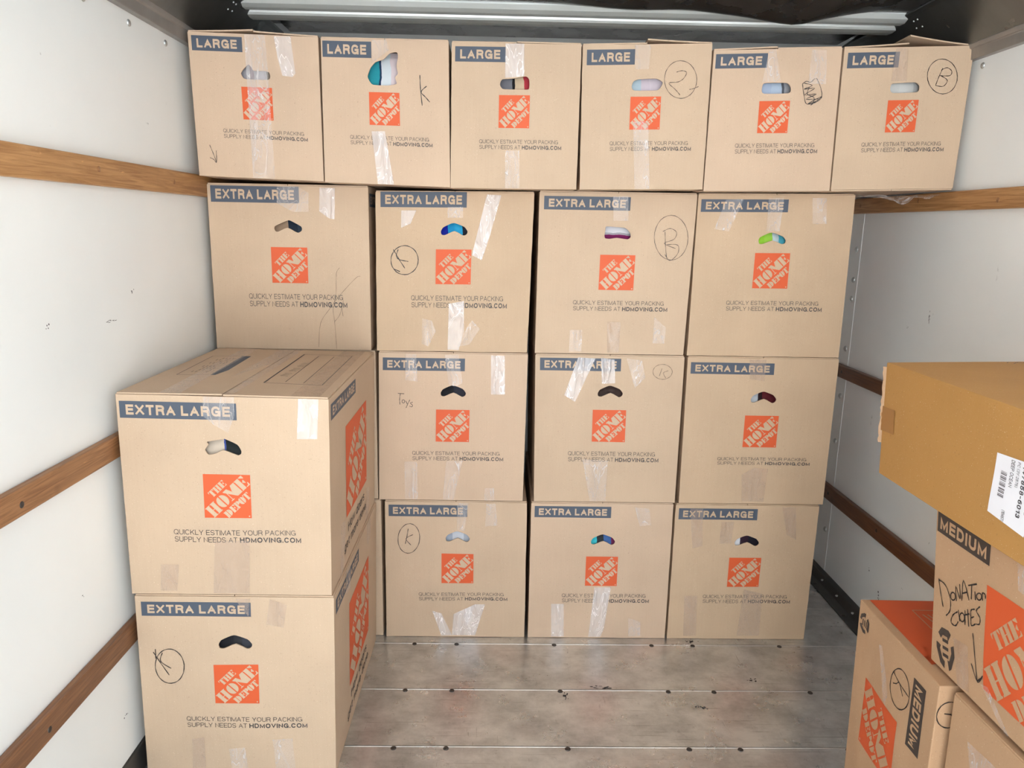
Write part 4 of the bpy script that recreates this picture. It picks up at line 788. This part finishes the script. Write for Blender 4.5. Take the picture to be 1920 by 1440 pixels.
it += [line2((-.868, -.471), (-.880, -.175), .002), line2((-.868, -.471), (-.753, -.462), .002), line2((-.880, -.175), (-.766, -.165), .002)]
decal('printed_panel', TF, [([pl(a, b) for a, b in q], 0.0005, 0) for q in it], INK_DARK, ft.o, cut=False)
decal('size_label', TF, [([pl(-.780, -.464), pl(-.753, -.462), pl(-.766, -.165), pl(-.792, -.168)], 0.0006, 0)], INK_BLUE, ft.o, cut=False)
rw = random.Random(5); wr_ = []
for k in range(9):
    x, y = -.830-.002*k*0.3 + (0 if k < 5 else 0.002), -.43+.026*k
    wr_ += [line2((-.855+0.010*q, y), (-.855+0.010*q, y+.018), .0022) for q in range(1, 6) if rw.random() < .75 and k not in (4,)]
decal('printed_text', TF, [([pl(a, b) for a, b in q], 0.0005, 0) for q in wr_], INK_DARK, ft.o, cut=False)
hw_ = []
for k in range(12):
    y = -.46+.0175*k; x = -.585+.0022*k*0.5
    if k in (3, 7): continue
    hw_.append([pl(x+(-.012 if k % 2 else .008), y), pl(x+.012, y+.006), pl(x-.010, y+.010), pl(x+.008, y+.015)])
bmh = bmesh.new()
for s_ in hw_: stroke(bmh, smooth_pts(s_), TF, 0.0016, 0.0007)
to_face(bmh, TF); bm2o('marker_writing', bmh, MARKER, ft.o)
decal('packing_tape', TF, [([pl(-.717, -.693), pl(-.640, -.693), pl(-.640, -.024), pl(-.712, -.024)], 0.0010, 0)], TAPE, ft.o, cut=False)
decal('packing_tape', TF, [([pl(-.818, -.690), pl(-.768, -.690), pl(-.786, -.024), pl(-.836, -.024)], 0.0010, 0)], TAPE, ft.o, cut=False)
decal('packing_tape', TF, [([pl(-.50, -.690), pl(-.43, -.690), pl(-.437, -.024), pl(-.507, -.024)], 0.0010, 0)], TAPE_B, ft.o, cut=False)
# loose crumpled tape under the right end box
bm = bmesh.new(); rr_ = random.Random(9); nx, ny = 12, 6; g = {}
for i in range(nx+1):
    for j in range(ny+1):
        x = 1.175+0.20*i/nx; y = -0.098+0.16*j/ny
        hang = 0.030*math.exp(-((i/nx-0.42)/0.16)**2)*(1-j/ny) + 0.014*math.exp(-((i/nx-0.8)/0.15)**2)*(1-j/ny)
        g[i, j] = bm.verts.new((x, y, 1.5885 + 0.008*i/nx - hang - rr_.random()*0.005 - 0.0015))
for i in range(nx):
    for j in range(ny): bm.faces.new([g[i, j], g[i+1, j], g[i+1, j+1], g[i, j+1]])
bm2o('packing_tape', bm, TAPE_F, CART['L6'].o)

# ---------------------------------------------------------------- boxes at the right
def recycle(car, side, q, ink):
    """three chunky bent arrows around small lettering"""
    f = quadmap(q); items = []
    for k in range(3):
        a = math.radians(90+120*k)
        def rot(x, y): return f(0.5+(x*math.cos(a)-y*math.sin(a))*0.5, 0.5+(x*math.sin(a)+y*math.cos(a))*0.5)
        items.append(([rot(.95, -.38), rot(.95, .38), rot(.62, .78), rot(.40, .50), rot(.60, .28), rot(.60, -.22), rot(.42, -.30), rot(.80, -.62)], 0.0009, 0))
    for r in (-.22, 0, .22): items.append(([f(.34, .5+r*.8-.03), f(.66, .5+r*.8-.03), f(.66, .5+r*.8+.05), f(.34, .5+r*.8+.05)], 0.0009, 0))
    return decal('recycling_mark', car.F[side], items, ink, car.o)
def cbox(x0, x1, y0, y1, z0, z1, **over):
    k = {(i, j, q): [(x0, x1)[i], (y0, y1)[j], (z0, z1)[q]] for i in (0, 1) for j in (0, 1) for q in (0, 1)}
    for kk, v in over.items(): k[tuple(int(c) for c in kk[1:])] = list(v)
    return k
# medium box standing on end on the floor
k = cbox(0.93, 1.345, -1.105, -0.748, 0.0012, 0.556); k[0, 1, 1][2] = 0.561; k[0, 0, 1][0] = 0.925; k[0, 1, 0][0] = 0.945
RK = Carton('medium_moving_box', 'medium cardboard box standing on end on floor, circled K beside its size label', k, KRM, 'medium boxes by the right wall', None, 0.004, 31, side_bulge=True, flap=0.002, flaps=False)
RK.label('left', 'MEDIUM', [(.75, .072), (.75, .372), (.886, .072), (.886, .372)][0:0] or [(.886, .072), (.886, .372), (.75, .072), (.75, .372)], ink=INK_BROWN)
RK.logo('left', [(.645, .325), (.645, .635), (.18, .318), (.18, .635)])
marker(RK.F['left'], [[(0.716, 0.135), (0.727, 0.154), (0.731, 0.175), (0.727, 0.197), (0.717, 0.218), (0.7, 0.236), (0.677, 0.251), (0.651, 0.262), (0.622, 0.267), (0.593, 0.266), (0.566, 0.259), (0.542, 0.247), (0.524, 0.231), (0.512, 0.21), (0.509, 0.188), (0.513, 0.165), (0.525, 0.144), (0.543, 0.126), (0.567, 0.111), (0.594, 0.101), (0.622, 0.097), (0.651, 0.099), (0.677, 0.106), (0.699, 0.118), (0.716, 0.135)], [(0.528, 0.143), (0.607, 0.16), (0.724, 0.172)], [(0.542, 0.188), (0.577, 0.176), (0.607, 0.16), (0.663, 0.196)]], 0.0032, RK.o, curve=True)
recycle(RK, 'left', [(.165, .035), (.165, .13), (.025, .04), (.025, .135)], INK_BROWN)
RK.tape('left', [[(.32, .10), (.36, .09), (.50, .26), (.49, .32), (.45, .30)]], TAPE)
def rkt(x, y): return ((x-0.93)/0.415, 1-(y+1.105)/0.357)
decal('printed_emblem', RK.F['top'], [([rkt(a, b) for a, b in ((.952, -.752), (1.33, -.752), (1.33, -.94), (1.06, -.95), (1.015, -.95), (.975, -1.01), (.955, -1.03), (.985, -.95), (.975, -.90), (.962, -.84))], 0.0006, 0)], INK_ORANGE, RK.o)
o_ = [line2(a, b, .0025) for a, b in (((1.035, -.80), (1.10, -.80)), ((1.035, -.80), (1.035, -.885)), ((1.035, -.885), (1.10, -.885)))] + [line2((1.05+.012*q, -.82), (1.06+.012*q, -.87), .004) for q in range(4)]
decal('printed_panel', RK.F['top'], [([rkt(a, b) for a, b in q], 0.0012, 0) for q in o_], KRM, RK.o)
NC = [(.02+.075*math.cos(a*.28), .09+.06*math.sin(a*.28)) for a in range(6, 23)]
marker(RK.F['front'], [[(.065+.062*math.cos(a*.3), .12+.055*math.sin(a*.3)) for a in range(2, 22)], [(.04, .115), (.075, .118), (.085, .13)]], 0.003, RK.o)
# plain box in front of it, at the very corner of the picture
k = cbox(0.955, 1.36, -1.70, -1.124, 0.0012, 0.553); k[0, 1, 1] = [0.944, -1.124, 0.5545]; k[0, 0, 1] = [0.955, -1.70, 0.548]
R4B = Carton('medium_moving_box', 'plain cardboard box with wide tape strip, nearest at the bottom right corner', k, KRM, 'medium boxes by the right wall', None, 0.006, 33, side_bulge=True, flap=0.0045, flap_axis='x')
R4B.tape('left', [[(.10, .12), (.30, .10), (.38, .42), (.20, .45)]], TAPE)
# donation box on top of both
k = cbox(0.952, 1.37, -1.535, -0.985, 0.5645, 0.9005); k[0, 1, 1][1] = -0.967; k[1, 1, 1][1] = -0.967; k[0, 1, 0][1] = -1.022; k[1, 1, 0][1] = -1.022
RM = Carton('medium_moving_box', 'medium cardboard box marked Donation clothes, under the ochre box by right wall', k, KRM, 'medium boxes by the right wall', None, 0.003, 34, side_bulge=True, flap=0.005, flap_axis='x')
def sk(s, t): return (s, t)
RM.label('left', 'MEDIUM', [(.012, .022), (.32, .022), (.012, .152), (.32, .152)], ink=INK_BROWN)
RM.logo('left', [(.315, .265), (.70, .235), (.345, .865), (.72, .865)])
marker(RM.F['left'], [[(0.036, 0.445), (0.053, 0.527), (0.072, 0.6)], [(0.035, 0.453), (0.081, 0.452), (0.116, 0.511), (0.118, 0.584), (0.094, 0.638)], [(0.148, 0.471), (0.147, 0.486), (0.141, 0.5), (0.132, 0.508), (0.123, 0.507), (0.119, 0.496), (0.12, 0.48), (0.126, 0.466), (0.135, 0.458), (0.143, 0.46), (0.148, 0.471)], [(0.156, 0.495), (0.148, 0.409), (0.177, 0.464), (0.17, 0.378)], [(0.188, 0.466), (0.19, 0.34), (0.229, 0.43)], [(0.187, 0.422), (0.217, 0.389)], [(0.218, 0.348), (0.264, 0.302)], [(0.237, 0.334), (0.241, 0.414)], [(0.257, 0.353), (0.264, 0.4)], [(0.294, 0.353), (0.293, 0.366), (0.288, 0.379), (0.28, 0.386), (0.273, 0.385), (0.268, 0.376), (0.269, 0.362), (0.275, 0.35), (0.283, 0.343), (0.29, 0.344), (0.294, 0.353)], [(0.301, 0.373), (0.297, 0.33), (0.312, 0.328), (0.315, 0.349)], [(0.167, 0.553), (0.138, 0.598), (0.128, 0.651), (0.157, 0.649), (0.174, 0.608)], [(0.17, 0.538), (0.184, 0.599)], [(0.21, 0.55), (0.21, 0.567), (0.204, 0.582), (0.195, 0.59), (0.187, 0.587), (0.182, 0.576), (0.183, 0.559), (0.189, 0.544), (0.197, 0.536), (0.206, 0.539), (0.21, 0.55)], [(0.211, 0.507), (0.217, 0.592)], [(0.205, 0.543), (0.238, 0.506)], [(0.225, 0.488), (0.24, 0.583)], [(0.265, 0.455), (0.245, 0.478), (0.248, 0.519), (0.265, 0.5)], [(0.248, 0.519), (0.255, 0.563), (0.278, 0.533)], [(0.291, 0.417), (0.274, 0.456), (0.298, 0.481), (0.298, 0.517), (0.282, 0.531)], [(0.267, 0.6), (0.285, 0.697), (0.31, 0.859)], [(0.27, 0.783), (0.312, 0.857), (0.34, 0.793)], [(0.309, 0.854), (0.333, 0.815)]], 0.0034, RM.o, curve=True)
recycle(RM, 'left', [(.03, .74), (.15, .70), (.05, .985), (.17, .96)], INK_BROWN)
RM.tape('left', [[(.15, .73), (.245, .70), (.265, .97), (.19, .995)]], TAPE_B); RM.tape('left', [[(.45, .001), (.62, .001), (.64, .20), (.47, .17)], [(.33, .85), (.37, .83), (.50, .998), (.46, .998)]], TAPE)
# long ochre box on top
k = cbox(0.917, 1.405, -1.62, -0.757, 0.9065, 1.174); k[0, 1, 0][1] = -0.782; k[1, 1, 0][1] = -0.782; k[1, 1, 1][1] = -0.70; k[1, 1, 0][1] = -0.72; k[1, 0, 0][0] = 1.408
RB = Carton('long_shipping_box', 'long ochre cardboard shipping box with white address label, topmost at the right wall', k, KRO, None, None, 0.004, 35, side_bulge=True, flap=0.003, flaps=False, cat='box')
L0_ = 0.85
def rb(y, z): return ((-0.77-y)/L0_, (1.171-z)/0.2645)
bm = bmesh.new(); c4 = [rb(-1.179, 1.080), rb(-1.30, 1.088), rb(-1.275, .958), rb(-1.176, .968)]
poly(bm, c4, 0.0009); grid_cut(bm); to_face(bm, RB.F['left']); lab = bm2o('shipping_label', bm, WHITE_PAPER, RB.o); lab['label'] = 'white printed shipping label'
bm = bmesh.new()
def vq(y0, y1, z1, z0): return [rb(y1, z1), rb(y1, z0), rb(y0, z1), rb(y0, z0)]   # reads downward, tops towards the camera
text_items(bm, 'CONIC US', vq(-1.268, -1.279, 1.075, .995), 0.0014, 0, 0.13)
text_items(bm, '147858-6013', vq(-1.249, -1.259, 1.078, .985), 0.0014, 0, 0.2)
text_items(bm, 'PC (3Y 2876)', vq(-1.235, -1.242, 1.080, 1.035), 0.0014)
text_items(bm, 'DEEP OCEAN', vq(-1.219, -1.228, 1.079, 1.030), 0.0014, 0, 0.15)
text_items(bm, '(10467)', vq(-1.214, -1.222, .985, .965), 0.0014)
for q in range(22):
    if q % 5 == 3: continue
    z = 1.052-.0022*q; poly(bm, [rb(-1.196, z), rb(-1.212, z), rb(-1.212, z-.0006-.0009*(q % 3)*0.5), rb(-1.196, z-.0006-.0009*(q % 3)*0.5)], 0.0014)
grid_cut(bm); to_face(bm, RB.F['left']); lt = bm2o('printed_text', bm, INK_DARK, lab)
RB.tape('left', [[rb(-.7625, 1.067), rb(-.825, 1.070), rb(-.826, 1.014), rb(-.768, 1.010)]], TAPE_O)
marker(RB.F['top'], [[(.62+.022*q+.010*math.sin(q*2.4), .030+.010*math.cos(q*1.9)) for q in range(8)], [(.60+.025*q, .022+.006*math.cos(q*3)) for q in range(8)]], 0.0025, RB.o, name='pen_scribble', curve=True)
# torn edge layers at the far end
bm = bmesh.new()
for q in range(3):
    vs, v2 = [], []
    for i in range(25):
        z = 0.98+0.18*i/24; yb = -0.7605-0.022*(1.174-z)/0.27
        vs.append(bm.verts.new((0.9165-0.001*q-rr_.random()*0.0035, yb+0.004+0.002*q, z))); v2.append(bm.verts.new((0.922, yb+0.002+0.002*q, z)))
    for i in range(24): bm.faces.new([vs[i], vs[i+1], v2[i+1], v2[i]])
bm2o('torn_edge', bm, KRM, RB.o)
